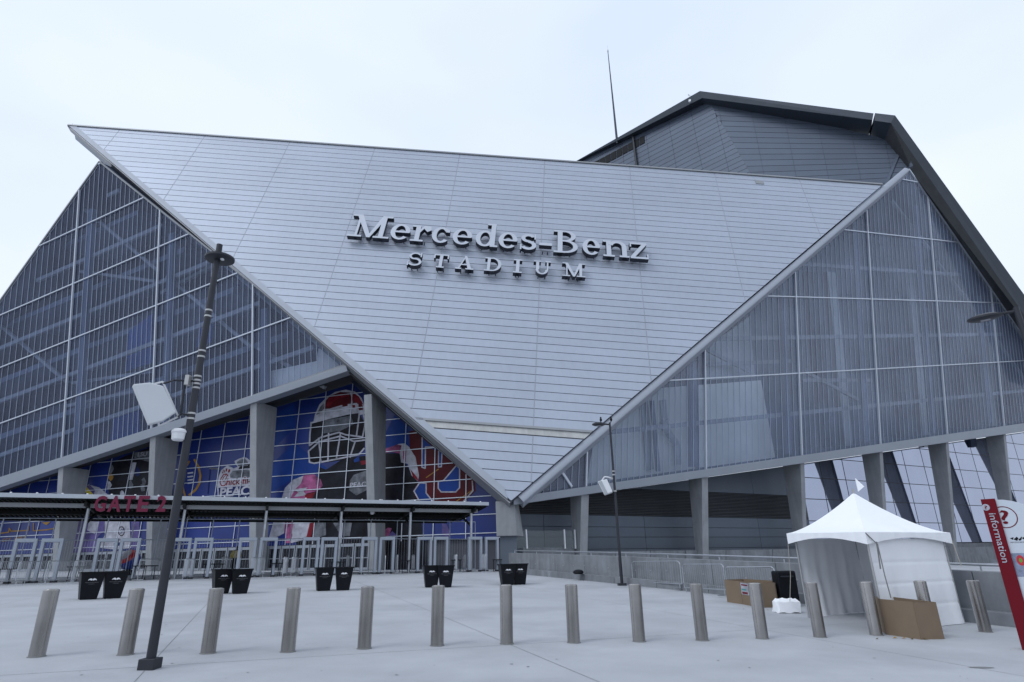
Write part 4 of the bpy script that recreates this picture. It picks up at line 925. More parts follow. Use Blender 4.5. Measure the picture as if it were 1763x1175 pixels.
# tall mesh fence behind the detectors
fence = thing('mesh_fence', 'tall white-railed mesh fence behind the metal detectors', 'fence', gate_at(440, 2.2))
fpx = list(range(-100, 830, 46)); fpx[-1] = 818
pp_ = [gate_at(x, 2.2) for x in fpx]
for p in pp_: MB().tube(p, p + V((0, 0, 3.35)), .03, .03, 6).build('post', 'detector', fence)
for hz in (.15, 2.15, 3.35):
    for a, b in zip(pp_[:-1], pp_[1:]): MB().tube(a + V((0, 0, hz)), b + V((0, 0, hz)), .03, .03, 6).build('rail', 'detector', fence)
mb = MB()
for a, b in zip(pp_[:-1], pp_[1:]):
    for k in range(1, 10): p = a.lerp(b, k / 10); mb.tube(p + V((0, 0, .15)), p + V((0, 0, 2.15)), .006, .006, 4, cap=False)
mb.build('wire_mesh', 'galvanised', fence)['kind'] = 'stuff'
# bag-check tables
tp = thing('folding_table', 'x', 'table', (0, 0, 0), 'bag check tables at the gates')
MB().box((0, 0, .74), 1.5, .65, .05).build('table_top', 'bin_black', tp)
for x in (-.6, .6):
    for y in (-.25, .25): MB().tube((x, y, 0), (x * .9, y, .73), .02).build('leg', 'bin_black', tp)
for k, (px, off, lab) in enumerate(((4, -.9, 'black bag-check table at the left picture edge'), (146, .8, 'black bag-check table behind the leftmost bins'), (255, .2, 'black bag-check table beside the tall lamp post'), (372, 1.2, 'black bag-check table behind the second pair of bins'), (484, .3, 'black bag-check table beside the eighth detector'), (583, .6, 'black bag-check table behind the third pair of bins'), (698, .3, 'black bag-check table left of the thirteenth detector'), (786, 0, 'black bag-check table left of the last detector pair'), (856, -.6, 'black bag-check table right of the last detector'))):
    g = gate_at(px, off)
    if k == 0: tp.location = g; tp.rotation_euler = (0, 0, yaw_g + 1.2); tp['label'] = lab
    else: copy_tree(tp, g, yaw_g + 1.2, lab, 'bag check tables at the gates')
# giant ball and a person behind the fence
g = gate_at(226, 5.5); ball = thing('inflatable_ball', 'blue ball with red and white patch behind the gates', 'ball', g)
def sphere(c, r, zlo=-1, zhi=1, n=10): return [(r * math.sqrt(max(0, 1 - (zlo + (zhi - zlo) * k / n) ** 2)) + .001, r * (zlo + (zhi - zlo) * k / n)) for k in range(n + 1)]
MB().lathe(g + V((0, 0, .95)), sphere(g, .62), 20).build('body', 'ball_blue', ball, smooth=True)
MB().lathe(g + V((0, 0, .95)) , sphere(g, .635, .45, 1), 16, V((-.2, -.7, .7))).build('patch', 'ball_red', ball, smooth=True); MB().lathe(g + V((0, 0, .95)), sphere(g, .645, .8, 1), 12, V((-.2, -.75, .62))).build('patch', 'print_white', ball, smooth=True)
MB().lathe(g, [(.45, 0), (.4, .2), (.3, .38)], 16).build('stand', 'bin_black', ball)
g = gate_at(407, 4.0)
def skin_mesh(name, pts, edges, rad, m, parent, root=0):
    me = bpy.data.meshes.new(name); me.from_pydata([tuple(p) for p in pts], edges, []); me.materials.append(MATS[m]); o = bpy.data.objects.new(name, me); scene.collection.objects.link(o); o.parent = parent
    md = o.modifiers.new('skin', 'SKIN'); md.use_smooth_shade = True
    for i, r in enumerate(rad): me.skin_vertices[0].data[i].radius = r if isinstance(r, tuple) else (r, r)
    for i in range(len(rad)): me.skin_vertices[0].data[i].use_root = (i == root)
    sb = o.modifiers.new('sub', 'SUBSURF'); sb.levels = 1; sb.render_levels = 2; ORIG[o.name] = ORIG[parent.name]; return o
person = thing('person', 'person in yellow-brown jacket and dark trousers standing behind the gate fence', 'person', g)
body = skin_mesh('body', [(0, 0, .98), (0, 0, 1.2), (0, 0, 1.42), (0, .02, 1.52), (0, .03, 1.62), (0, .03, 1.76), (-.1, 0, .9), (-.12, .02, .5), (-.13, 0, .08), (-.13, -.12, .04), (.1, 0, .9), (.12, .02, .5), (.13, 0, .08), (.13, -.12, .04), (-.2, 0, 1.42), (-.27, 0, 1.15), (-.25, -.12, .92), (.2, 0, 1.42), (.27, 0, 1.15), (.25, -.12, .92)],
                 [(0, 1), (1, 2), (2, 3), (3, 4), (4, 5), (0, 6), (6, 7), (7, 8), (8, 9), (0, 10), (10, 11), (11, 12), (12, 13), (2, 14), (14, 15), (15, 16), (2, 17), (17, 18), (18, 19)], [.15, .15, .15, .06, .095, .08, .1, .075, .05, .05, .1, .075, .05, .05, .08, .055, .04, .08, .055, .04], 'bin_black', person)
skin_mesh('jacket', [(0, 0, .92), (0, 0, 1.2), (0, 0, 1.44), (-.21, 0, 1.43), (-.28, 0, 1.15), (-.26, -.1, .98), (.21, 0, 1.43), (.28, 0, 1.15), (.26, -.1, .98)], [(0, 1), (1, 2), (2, 3), (3, 4), (4, 5), (2, 6), (6, 7), (7, 8)], [(.22, .17), (.22, .17), (.2, .16), .1, .085, .07, .1, .085, .07], 'jacket', person)

# ================================================================== rubbish bins
bn = thing('rubbish_bin', 'x', 'bin', (0, 0, 0), 'black bins on the plaza')
w0, w1, hb = .25, .36, .88
mb = MB(); mb.hexa([V((-w0, -w0, 0)), V((w0, -w0, 0)), V((w0, w0, 0)), V((-w0, w0, 0))], [V((-w1, -w1, hb)), V((w1, -w1, hb)), V((w1, w1, hb)), V((-w1, w1, hb))]); mb.build('body', 'bin_black', bn, bevel=.025)
mb = MB()
for a, b in (((-1, -1), (1, -1)), ((1, -1), (1, 1)), ((1, 1), (-1, 1)), ((-1, 1), (-1, -1))): mb.beam(V((a[0] * w1, a[1] * w1, hb)), V((b[0] * w1, b[1] * w1, hb)), .05, .05)
mb.build('rim', 'bin_black', bn)
def bin_pt(x, z): y = -(w0 + (w1 - w0) * z / hb) - .006; return V((x, y, z))
mb = MB()
for s in (-1, 1):
    mb.add([bin_pt(s * x, z) for x, z in ((.0, .650), (.022, .676), (.06, .684), (.10, .664), (.128, .632), (.12, .612), (.095, .638), (.07, .625), (.042, .625), (.02, .606), (.008, .63))], [list(range(11))])
mb.build('emblem', 'bin_mark', bn, recalc=False)
mb = MB(); n_ = V((0, -1, 0)); text_line(mb, 'MERCEDES-BENZ', bin_pt(-.2, .535), V((1, 0, 0)), V((0, -.12, .99)), n_, .032, .001, 0, width=.4); text_line(mb, 'STADIUM', bin_pt(-.09, .485), V((1, 0, 0)), V((0, -.12, .99)), n_, .026, .001, 0, width=.18); mb.build('lettering', 'bin_text', bn, recalc=False)
binpx = [(150, 1033, 'left bin of the leftmost pair, beside the tall lamp post'), (192, 1031, 'right bin of the leftmost pair, nearest the tall lamp post'), (379, 1023, 'left bin of the second pair, half behind a bollard'), (412, 1023, 'right bin of the second pair from the left'), (556, 1018, 'left bin of the middle pair'), (590, 1017, 'right bin of the middle pair'), (742, 1012, 'left bin of the fourth pair, joined to its neighbour'), (767, 1012, 'right bin of the fourth pair, joined to its neighbour'), (873, 1008, 'left bin of the rightmost pair, near the ramp wall'), (894, 1007, 'right bin of the rightmost pair, near the ramp wall')]
for k, (x, y, lab) in enumerate(binpx):
    g = ground(x, y); g = g + V((g.x, g.y, 0)).normalized() * .25; g = gp(g.x, g.y); yw = math.atan2(g.y, g.x) - math.pi / 2 + (.12, .1, .2, .1, .1, .05, .1, .02, .22, .2)[k]
    lab = 'black tapered rubbish bin, ' + lab
    if k == 0: bn.location = g; bn.rotation_euler = (0, 0, yw); bn['label'] = lab
    else: copy_tree(bn, g, yw, lab, 'black bins on the plaza')

# ================================================================== bollards
bo = thing('bollard', 'x', 'bollard', (0, 0, 0), 'row of steel bollards')
R_, HB = .125, 1.06
prof = [(R_, 0), (R_, HB - .012), (R_ - .012, HB)]
mb = MB(); mb.lathe((0, 0, 0), prof, 28); mb.build('sleeve', 'steel', bo, smooth=True)
mb = MB()
MB().lathe((0, 0, 0), [(R_ - .02, HB - .005), (R_ - .03, HB + .006), (.02, HB + .008)], 24).build('cap', 'steel', bo)
for a in (-60, 130): MB().beam(V((math.cos(math.radians(a)), math.sin(math.radians(a)), 0)) * (R_ + .0005) + V((0, 0, .02)), V((math.cos(math.radians(a)), math.sin(math.radians(a)), 0)) * (R_ + .0005) + V((0, 0, HB - .03)), .006, .004, up=V((math.cos(math.radians(a)), math.sin(math.radians(a)), 0))).build('seam', 'joint', bo)
MB().lathe((0, 0, 0), [(R_ + .018, -.02), (R_ + .016, .006), (R_ + .004, .012)], 28).build('base_ring', 'joint', bo)
bpxs = [(63, 1131, 'leftmost, by the lower left corner'), (216, 1127.5, 'between the leftmost one and the tall lamp post'), (358, 1125, 'first one right of the tall lamp post'), (495.5, 1122.5, 'second one right of the tall lamp post'), (627, 1117, 'third one right of the tall lamp post'), (752.5, 1112, 'in front of the fourth pair of bins'), (872.5, 1109, 'in front of the rightmost pair of bins'), (988, 1107, 'first one right of the rightmost bins'), (1100.5, 1105, 'in front of the first ramp-wall barrier'), (1209, 1103, 'in front of the second ramp-wall barrier'), (1312.5, 1100, 'in front of the far cardboard box'), (1412, 1097.5, 'in front of the open tent entrance'), (1509, 1094, 'left of the near cardboard box'), (1604, 1090, 'hidden behind the near cardboard box'), (1697, 1088.5, 'rightmost, between tent and red information sign')]
for k, (x, y, lab) in enumerate(bpxs):
    g = ground(x, y); lab = 'brushed steel bollard, ' + lab; rz = random.uniform(-.8, .8) + .3
    if k == 0: bo.location = g; bo.rotation_euler = (0, 0, rz); bo['label'] = lab
    else: copy_tree(bo, g, rz, lab, 'row of steel bollards')

# ================================================================== lamp posts
b = ground(257, 1152); hh = height(b, 369, 420)
lamp = thing('lamp_post', 'tall dark lamp post with disc lamp and white antenna standing left', 'lamp post', b)
MB().box(b + V((0, 0, .07)), .25, .25, .16).build('base', 'pole_dark', lamp, bevel=.01)
MB().tube(b, b + V((0, 0, hh)), .072, .055, 20).build('pole', 'pole_dark', lamp, smooth=True)
hd = b + V((0, 0, hh - .28)); MB().lathe(hd + V((.02, .05, 0)), [(.05, -.06), (.2, -.055), (.27, -.02), (.27, .02), (.2, .05), (.06, .07)], 28).build('lamp_head', 'pole_dark', lamp, smooth=True)
MB().box(hd + V((.13, -.06, -.075)), .05, .05, .03).build('sensor', 'white_paint', lamp)
def pole_z(y, xx): return height(b, xx, y)
for y in (534, 544, 604, 614, 648, 655, 661, 668, 712, 721):
    z = pole_z(y, 369 - (y - 420) * .152); rr_ = .072 - .017 * z / hh + .005
    MB().lathe(b + V((0, 0, z)), [(rr_, -.016), (rr_, .016)], 16).build('band', 'pole_band', lamp)
# sector antenna on a bracket
def at_depth(x, y, p): d = ray(x, y); return CAM + d * (V((p.x, p.y, 0)).length / math.hypot(d.x, d.y))
ap = at_depth(268, 695, b); ant = thing('panel_antenna', 'off-white tilted panel antenna clamped to the tall lamp post', 'antenna', ap)
cor = [at_depth(x, y, b) for x, y in ((229, 664), (258, 661), (281, 667), (292, 690), (303, 712), (280, 727), (257, 733), (243, 699))]
tow = (V((CAM.x, CAM.y, ap.z)) - ap).normalized(); sidev = Z.cross(tow)
MB().prism([p + tow * .10 for p in cor], -tow * .16 - sidev * .02).build('radome', 'antenna_grey', ant, bevel=.02)
cor2 = [at_depth(x, y, b) - tow * .14 for x, y in ((262, 659), (281, 654), (308, 715), (275, 731))]
mb = MB()
for i in range(4): mb.beam(cor2[i], cor2[(i + 1) % 4], .028, .028)
mb.build('frame', 'white_paint', ant)
mb = MB(); pm = b + V((0, 0, pole_z(656, 334))); pn = b + V((0, 0, pole_z(716, 322)))
mb.pipe([cor2[1].lerp(cor2[2], .05), at_depth(300, 655, b), pm], .018, 8); mb.pipe([cor2[2], at_depth(312, 712, b), pn], .018, 8); mb.tube(at_depth(319, 655, b) - tow * .05, at_depth(311, 715, b) - tow * .05, .022)
mb.build('bracket', 'pole_dark', ant); MB().box(at_depth(324, 656, b) + tow * .02, .07, .12, .18).build('clamp', 'pole_band', ant)
cp = at_depth(308, 748, b); camr = thing('surveillance_camera', 'white dome camera housing on the tall lamp post', 'camera', cp)
MB().lathe(cp - V((.0, 0, .11)), [(.085, 0), (.105, .02), (.115, .13), (.125, .135), (.125, .165), (.09, .2), (.03, .215)], 20).build('housing', 'white_paint', camr, smooth=True)
MB().box(at_depth(320, 750, b), .07, .08, .17).build('bracket', 'white_paint', camr)
# far lamp post by the ramp wall
def arm_lamp(b, hh, direction, label, L, dark='pole_dark', r=.06):
    o = thing('lamp_post', label, 'lamp post', b)
    MB().box(b + V((0, 0, .05)), .36, .36, .1).build('base', dark, o); MB().tube(b, b + V((0, 0, hh)), r * 1.15, r * .8, 16).build('pole', dark, o, smooth=True)
    t = b + V((0, 0, hh - .1)); e = t + direction * L * .3 + V((0, 0, .02)); MB().tube(t, e, .04, .04, 8).build('arm', dark, o)
    c = t + direction * (L * .65); X = direction * (L * .38); Y = Z.cross(direction) * .24; vs_, fs_ = [], []
    for (k, zz) in ((.7, -.06), (1, -.02), (1, .03), (.6, .09)):
        for i in range(20): a = 2 * math.pi * i / 20; vs_.append(c + X * math.cos(a) * k + Y * math.sin(a) * k + V((0, 0, zz)))
    for k in range(3): fs_ += [(k * 20 + i, k * 20 + (i + 1) % 20, (k + 1) * 20 + (i + 1) % 20, (k + 1) * 20 + i) for i in range(20)]
    fs_ += [list(range(20)), list(range(60, 80))]
    MB().add(vs_, fs_).build('lamp_head', dark, o, smooth=True)
    MB().box(c - V((0, 0, .068)), .22, .12, .012, (direction, Z.cross(direction), Z)).build('lens', 'print_white', o)
    return o
b2 = ground(1071, 1008.5); h2 = height(b2, 1046, 728)
lp2 = arm_lamp(b2, h2, V((-1, -.1, 0)).normalized(), 'slim dark lamp post with short arm standing before the ramp wall', .85)
for dx in (-.42, .08):
    q = b2 + V((dx, 0, h2 + .03)); bird = thing('bird', 'small dark bird perched on the slim lamp post, ' + ('left one' if dx < 0 else 'right one'), 'bird', q, 'birds on the lamp post')
    me = MB().lathe(q + V((0, 0, .02)), [(.01, 0), (.05, .04), (.065, .09), (.05, .14), (.035, .16), (.042, .19), (.03, .23), (.005, .24)], 10); me.beam(q + V((0, -.03, .205)), q + V((0, -.10, .2)), .012, .012); me.beam(q + V((0, .03, .08)), q + V((0, .14, .0)), .04, .015); me.build('body', 'bin_black', bird, smooth=True)
for y in (812, 818, 846): 
    z = height(b2, 1053 + (y - 812) * .08, y); MB().lathe(b2 + V((0, 0, z)), [(.085, -.03), (.085, .03)], 12).build('band', 'pole_band', lp2)
sp = at_depth(1041, 838, b2); spk = thing('loudspeaker', 'white box loudspeaker clamped to the slim lamp post', 'speaker', sp)
sc_ = [at_depth(x, y, b2) for x, y in ((1029, 830), (1045, 826), (1055, 848), (1041, 853))]
t2 = (V((CAM.x, CAM.y, sp.z)) - sp).normalized()
MB().prism([p + t2 * .2 for p in sc_], -t2 * .4).build('cabinet', ['white_paint'], spk, bevel=.03)
sg_ = [sc_[0].lerp(sc_[1], .04), sc_[0].lerp(sc_[1], .42), sc_[3].lerp(sc_[2], .42), sc_[3].lerp(sc_[2], .04)]
ctr = sum(sg_, V((0, 0, 0))) / 4; MB().prism([ctr + (p - ctr) * .93 + t2 * .204 for p in sg_], t2 * .006).build('grille', 'duct', spk)
MB().pipe([at_depth(x, y, b2) for x, y in ((1036, 828), (1041, 821), (1047, 822), (1054, 824))], .03, 8).build('yoke', 'white_paint', spk); MB().beam(at_depth(1050, 824, b2), at_depth(1057, 824, b2), .06, .06).build('clamp', 'pole_band', spk)
# near lamp post out of frame on the right, its head showing
b3 = ground(1935, 1090); h3 = height(b3, 1748, 530)
hd3 = at_depth(1690, 551, b3) - (b3 + V((0, 0, h3))); dd = V((hd3.x, hd3.y, 0)).normalized()
arm_lamp(b3, h3, dd, 'dark lamp head reaching in at the right picture edge', 1.05, r=.085)

# ================================================================== tent
TA, TB, TC, TD = gp(7.6, 17.35), gp(8.1, 14.75), gp(10.82, 16.2), gp(9.95, 18.75)
tcn_ = (TA + TB + TC + TD) / 4; tent = thing('tent', 'white peaked pop-up tent with side walls standing before the ramp wall', 'tent', gp(tcn_.x, tcn_.y))
VB, VT = 1.86, 2.10
cn = [TA, TB, TC, TD]; ctr = V((tcn_.x, tcn_.y, 0))
out = [V((p.x, p.y, 0)) + (V((p.x, p.y, 0)) - ctr).normalized() * .2 for p in cn]
zt_ = [.0 + VT + p.z for p in cn]; pkz = CAM.z + height(V((ctr.x, ctr.y, CAM.z)), 1480.6, 848)
mb = MB(); N = 14; rings = []
for k in range(N + 1):
    f = k / N; ring = []
    for i in range(4):
        a, b_ = out[i], out[(i + 1) % 4]; za_, zb2 = zt_[i], zt_[(i + 1) % 4]
        for q in range(8):
            u = q / 8; p = a.lerp(b_, u); z = za_ + (zb2 - za_) * u; pp2 = p.lerp(ctr, f); sagm = f ** 1.45
            ring.append(V((pp2.x, pp2.y, z + (pkz - z) * sagm - .05 * math.sin(math.pi * u) * (1 - f) * 0)))
    rings.append(ring)
for k in range(N):
    n0 = len(rings[0])
    for i in range(n0): mb.add([rings[k][i], rings[k][(i + 1) % n0], rings[k + 1][(i + 1) % n0], rings[k + 1][i]], [(0, 1, 2, 3)])
mb.build('roof', 'tent_white', tent, smooth=True, recalc=False)
for i in range(4):
    a, b_ = out[i], out[(i + 1) % 4]; mb = MB(); top, bot = [], []
    for q in range(17):
        u = q / 16; p = a.lerp(b_, u); z = zt_[i] + (zt_[(i + 1) % 4] - zt_[i]) * u; wv = .012 * math.sin(u * 37 + i)
        nrm = Z.cross((b_ - a).normalized()) * wv
        top.append(V((p.x, p.y, z))); bot.append(V((p.x, p.y, z - .27 + .15 * math.sin(math.pi * u))) + nrm)
    for q in range(16): mb.add([top[q], top[q + 1], bot[q + 1], bot[q]], [(0, 1, 2, 3)])
    mb.build('valance', 'tent_white', tent, smooth=True, recalc=False)
def curtain(a, b_, top, wav, flare, seed, seams=()):
    rnd = random.Random(seed); ph = [rnd.uniform(0, 6) for _ in range(6)]; d = (b_ - a); d.z = 0; d.normalize(); nn = V((-d.y, d.x, 0)); mb = MB(); NX, NZ = 48, 64; g = []
    for j in range(NZ + 1):
        v = j / NZ
        for i in range(NX + 1):
            u = i / NX; p = a.lerp(b_, u); gzv = gz(p.x, p.y); z = gzv + .01 + (top) * (1 - v)
            amp = wav * (.35 + .65 * v); o = amp * (math.sin(u * 23 + ph[0] + v * 1.3) + .6 * math.sin(u * 41 + ph[1] - v * 2) + .4 * math.sin(u * 9 + ph[2] + v * 5) + .5 * math.sin(v * 11 + ph[3] + u * 4)) + flare * v ** 3
            for s in seams: o += .011 * math.exp(-((1 - v) * top - s) ** 2 / .0009)
            g.append(V((p.x, p.y, z)) + nn * o)
    for j in range(NZ):
        for i in range(NX): k = j * (NX + 1) + i; mb.f.append([k, k + 1, k + NX + 2, k + NX + 1]); mb.m.append(0)
    mb.v = g; o = mb.build('side_wall', 'tent_white', tent, smooth=True, recalc=False); return o
mB_, mC_ = TB, TC
curtain(TB + V((.02, 0, 0)), TC, 1.95, .013, -.02, 1, (1.42, .96, .48)); curtain(TC, TD, 1.95, .02, -.05, 2); curtain(TD, TA, 1.95, .03, .06, 3)
for p in cn: MB().tube(p, V((p.x, p.y, p.z + VB + .12)), .025).build('leg', 'pole_band', tent)
pk = V((ctr.x, ctr.y, pkz)); MB().tube(pk - V((0, 0, .05)), pk + V((0, 0, .1)), .03).build('finial', 'pole_band', tent)
fl = [at_depth(x, y, ctr) for x, y in ((1473, 824), (1488, 838), (1478, 846.5))]; MB().prism(fl, V((.0, .03, 0))).build('pennant', 'tent_white', tent)
mb = MB(); mb.pipe([V((out[1].x, out[1].y, zt_[1] - .02)), at_depth(1511, 938, TB), at_depth(1523, 990, TB), at_depth(1534, 1030, TB)], .012, 6); mb.pipe([at_depth(1509, 933, TB), at_depth(1516, 980, TB)], .016, 6); mb.build('strap', 'joint', tent)
mb = MB(); mb.pipe([V((out[0].x, out[0].y, zt_[0] - .25)), at_depth(1361, 990, TA), at_depth(1360, 1036, TA)], .008, 6); mb.pipe([V((out[2].x, out[2].y, zt_[2] - .2)), at_depth(1655, 975, TC)], .012, 6); mb.build('rope', 'rope', tent)
# white-covered weight beside the tent
wg = ground(1364, 1057); ws = thing('tent_weight', 'lumpy white-covered weight at the left foot of the tent', 'tent weight', wg)
mb = MB(); NX = 12; g = []
for j in range(7):
    v = j / 6
    for i in range(24):
        a = 2 * math.pi * i / 24; cxx, syy = math.cos(a), math.sin(a); k = 1 / max(abs(cxx), abs(syy)) ** .75; rr2 = (.30 if v < .7 else .30 * (1 - (v - .7) * 1.9)) * (1 + .05 * math.sin(i * 2.3 + j)) * (1.06 - .1 * v)
        g.append(wg + V((cxx * k * rr2 * 1.05, .32 + syy * k * rr2 * .85, .02 + .36 * min(v * 1.15, 1) - (.05 if j == 6 else 0) + .015 * math.sin(i * 1.7 + j * 2))))
for j in range(6):
    for i in range(24): mb.f.append([j * 24 + i, j * 24 + (i + 1) % 24, (j + 1) * 24 + (i + 1) % 24, (j + 1) * 24 + i]); mb.m.append(0)
mb.f.append(list(range(144, 168))); mb.m.append(0); mb.v = g; mb.build('cover', 'tent_white', ws, smooth=True)
# black case behind
c0 = ground(1366, 1046) + V((0, .35, 0)); c0 = gp(c0.x, c0.y); case = thing('equipment_case', 'black upright case between barrier and tent', 'case', c0)
MB().box(c0 + V((0, 0, .55)), .6, .45, .92).build('body', 'bin_black', case, bevel=.05)
for dx in (-.28, .28): MB().lathe(c0 + V((dx, -.1, .06)), [(.05, -.02), (.06, 0), (.05, .02)], 10, V((1, 0, 0))).build('wheel', 'bin_black', case)
MB().beam(c0 + V((-.2, -.24, .85)), c0 + V((.2, -.24, .85)), .04, .04).build('handle', 'pole_dark', case)

# ================================================================== cardboard boxes
def carton(name, pts, h, label, flap=True):
    c = sum(pts, V((0, 0, 0))) / len(pts); o = thing(name, label, 'box', gp(c.x, c.y), 'open cardboard boxes'); n = len(pts)
    for i in range(n):
        a, b_ = pts[i], pts[(i + 1) % n]; d = (b_ - a).normalized(); nn = V((-d.y, d.x, 0)); a, b_ = a + d * .006, b_ - d * .006; hv = h * random.uniform(.97, 1.02)
        MB().hexa([a, b_, b_ + V((0, 0, hv)), a + V((0, 0, hv))], [p + nn * .012 for p in (a, b_, b_ + V((0, 0, hv)), a + V((0, 0, hv)))]).build('side_panel', 'cardboard', o)
    MB().prism([p + (o.location - p) * .03 + V((0, 0, .015)) for p in pts], V((0, 0, .01))).build('bottom', 'cardboard_in', o)
    return o
q = [ground(1525.5, 1093), ground(1586, 1102), ground(1627, 1101)]
q = [q[0], q[1], q[2], q[2] + (q[0] - q[1]) * .92 + V((.1, .55, 0)), q[0] + V((.25, .62, 0))]
q = [gp(p.x, p.y) for p in q]
cb1 = carton('cardboard_box', q, .70, 'large open cardboard box between the bollards in front of the tent')
q = [ground(1252, 1037), ground(1279, 1041), ground(1309, 1047), ground(1340, 1046)]
q = [q[0], q[1], q[2], q[3], q[3] + V((.45, .9, 0)), q[0] + V((.75, .35, 0))]; q = [gp(p.x, p.y) for p in q]
cb2 = carton('cardboard_box', q, .68, 'open cardboard box with a printed label near the ramp wall')
d = (q[2] - q[1]).normalized(); nn = V((d.y, -d.x, 0)); lp0 = q[1] + d * .04 + nn * .006
def lab_rect(x0, x1, z0, z1, k, m, nm='label_sheet'): MB().add([lp0 + d * x + V((0, 0, z)) + nn * k for x, z in ((x0, z0), (x1, z0), (x1, z1), (x0, z1))], [(0, 1, 2, 3)]).build(nm, m, cb2, recalc=False)
Lq = (q[2] - q[1]).length
lab_rect(0, Lq * .45, .30, .64, .004, 'print_white'); lab_rect(Lq * .04, Lq * .41, .56, .60, .006, 'print_red'); lab_rect(Lq * .03, Lq * .3, .42, .47, .006, 'label_teal'); lab_rect(Lq * .05, Lq * .38, .32, .38, .006, 'print_red')
for bx, ctrp in ((cb1, (1560, 1100)), (cb2, (1325, 1049))):
    for k in range(5):
        p = ground(ctrp[0] - 44 + k * 20 + random.uniform(-6, 6), ctrp[1] + random.uniform(-2, 3)); a = random.uniform(0, 6); X = V((math.cos(a), math.sin(a), .15)) * .045; Y = V((-math.sin(a), math.cos(a), .1)) * .03
        lf = MB().add([p - X + V((0, 0, .01)), p - Y + V((0, 0, .015)), p + X + V((0, 0, .02)), p + Y + V((0, 0, .03))], [(0, 1, 2, 3)]).build('dead_leaf', 'leaf', None, loc=p, recalc=False); lf.location = p
        tag(lf, 'small brown dead leaf beside the ' + ('near' if bx is cb1 else 'far') + ' cardboard box, ' + ('leftmost', 'second from left', 'middle', 'fourth from left', 'rightmost')[k] + ' of five', 'leaf', 'dead leaves by the ' + ('near' if bx is cb1 else 'far') + ' box')
# dark bag at the foot of the wall, scraps and drain cover
p = ground(992, 1000) + wn_ * .15; bag = MB(); NXX = 14
bag.lathe(V((p.x, p.y, gz(p.x, p.y) + .30)), [(.20, 0), (.27, .06), (.25, .14), (.16, .2), (.04, .22)], 14); bg = bag.build('dark_bag', 'bin_black', None, smooth=True, loc=(p.x, p.y, gz(p.x, p.y) + .3)); tag(bg, 'small black bag lying on the ramp wall kerb', 'bag')
p = ground(1690, 1150); dr = thing('drain_cover', 'small dark slot drain cover in the concrete at lower right', 'drain', p)
MB().add([V((p.x + .20 * math.cos(a), p.y + .07 * math.sin(a), 0)) + V((0, 0, gz(p.x + .20 * math.cos(a), p.y + .07 * math.sin(a)) + .004)) for a in [k * math.pi / 8 for k in range(16)]], [list(range(16))]).build('cover', 'joint', dr, recalc=False)

# ================================================================== information sign
ib = ground(1767, 1119); ih = height(ib, 1700, 860)
info = thing('information_sign', 'red and white information pylon with question mark at the right edge', 'sign', ib)
tw = (V((0, 0, 0)) - V((ib.x, ib.y, 0))).normalized(); sx = V((-tw.y, tw.x, 0)); sx = sx if sx.x > 0 else -sx       # sx: to the right as seen
l0, l1 = at_depth(1688, 860, ib), at_depth(1713, 860, ib); bw_ = (l1 - l0).dot(sx); top = ib.z + ih
xl = (l0 - ib).dot(sx); xr = xl + bw_
def ip(x, z, k): return V((ib.x, ib.y, 0)) + sx * x + V((0, 0, z)) + tw * k
MB().prism([ip(xl, ib.z - .05, .12), ip(xr, ib.z - .05, .12), ip(xr, top, .12), ip(xl, top, .12)], -tw * .28).build('blade', 'info_red', info, bevel=.006)
pts = [(xr + .002, ib.z + .1), (xr + 1.0, ib.z + .1), (xr + 1.0, top - .62)]
for k in range(9): u = k / 8; pts.append((xr + 1.0 - u * .998, top - .62 + .60 * math.sin(u * math.pi / 2) ** .9))
MB().prism([ip(x, z, .06) for x, z in pts], -tw * .1).build('board', 'info_white', info)
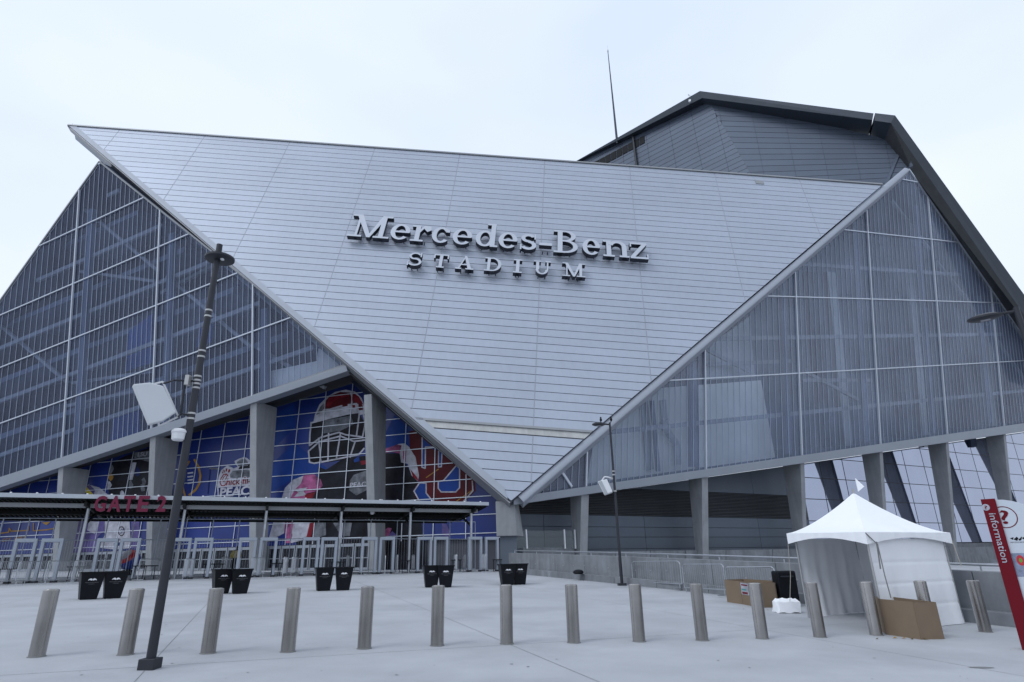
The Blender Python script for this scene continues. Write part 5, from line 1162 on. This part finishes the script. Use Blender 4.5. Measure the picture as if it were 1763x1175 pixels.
# circle + question mark on the board
qc = ((at_depth(1729, 891, ib) - ib).dot(sx), at_depth(1729, 891, ib).z)
mb = MB(); rr3 = .205
for k in range(40):
    a, b_ = [math.radians(-118 + 236 * q / 40) for q in (k, k + 1)]
    mb.add([ip(qc[0] + math.cos(t) * r, qc[1] + math.sin(t) * r, .064) for t, r in ((a, rr3), (b_, rr3), (b_, rr3 - .016), (a, rr3 - .016))], [(0, 1, 2, 3)])
mb.build('circle_mark', 'info_red', info, recalc=False)
mb = MB(); text_line(mb, '?', ip(qc[0] - .055, qc[1] - .12, .066), sx, Z, tw, .25, .002, .012, width=.135); mb.build('question_mark', 'info_red', info, recalc=False)
dc = ((at_depth(1697.5, 874.5, ib) - ib).dot(sx), at_depth(1697.5, 874.5, ib).z)
mb = MB(); mb.add([ip(dc[0] + .062 * math.cos(k * math.pi / 16), dc[1] + .062 * math.sin(k * math.pi / 16), .1265) for k in range(32)], [list(range(32))]); mb.build('disc', 'print_white', info, recalc=False)
mb = MB(); text_line(mb, '?', ip(dc[0] - .024, dc[1] - .036, .129), sx, Z, tw, .07, .001, .01, width=.048); mb.build('question_mark', 'info_red', info, recalc=False)
ztop_i = at_depth(1700, 885, ib).z; zbot_i = at_depth(1716, 969, ib).z
mb = MB(); text_line(mb, 'information', ip(xl + bw_ * .30, ztop_i, .129), -Z, sx, tw, .115, .001, .003, width=ztop_i - zbot_i); mb.build('lettering', 'print_white', info, recalc=False)
lg = at_depth(1740, 932, ib); lx, lz = (lg - ib).dot(sx), lg.z
mb = MB()
for s in ([(0, .05), (.06, .07), (.04, .02)], [(.05, .03), (.11, .075), (.13, .05), (.10, .0)], [(.12, .02), (.19, .08), (.17, .02), (.14, .0)], [(.18, .05), (.24, .075), (.22, .01)]): mb.add([ip(lx + x, lz + z, .064) for x, z in s], [list(range(len(s)))])
mb.build('emblem', 'bin_black', info, recalc=False)
mb = MB(); text_line(mb, 'MERCEDES-BENZ STADIUM', ip(lx - .01, lz - .035, .064), sx, Z, tw, .022, .001, 0, width=.34); mb.build('lettering', 'print_grey', info, recalc=False)
mg = at_depth(1739, 953, ib); mx_, mz_ = (mg - ib).dot(sx), mg.z
MB().add([ip(mx_ + x, mz_ + z, .063) for x, z in ((0, 0), (.5, 0), (.5, -.42), (0, -.42))], [(0, 1, 2, 3)]).build('map_panel', 'info_map', info, recalc=False)
for (ra, rb, m, k) in ((.062, .095, 'ball_red', .066), (.025, .04, 'green', .068)):
    MB().add([ip(mx_ + .13 + ra * math.cos(q * math.pi / 10), mz_ - .13 + rb * math.sin(q * math.pi / 10), k) for q in range(20)], [list(range(20))]).build('map_mark', m, info, recalc=False)
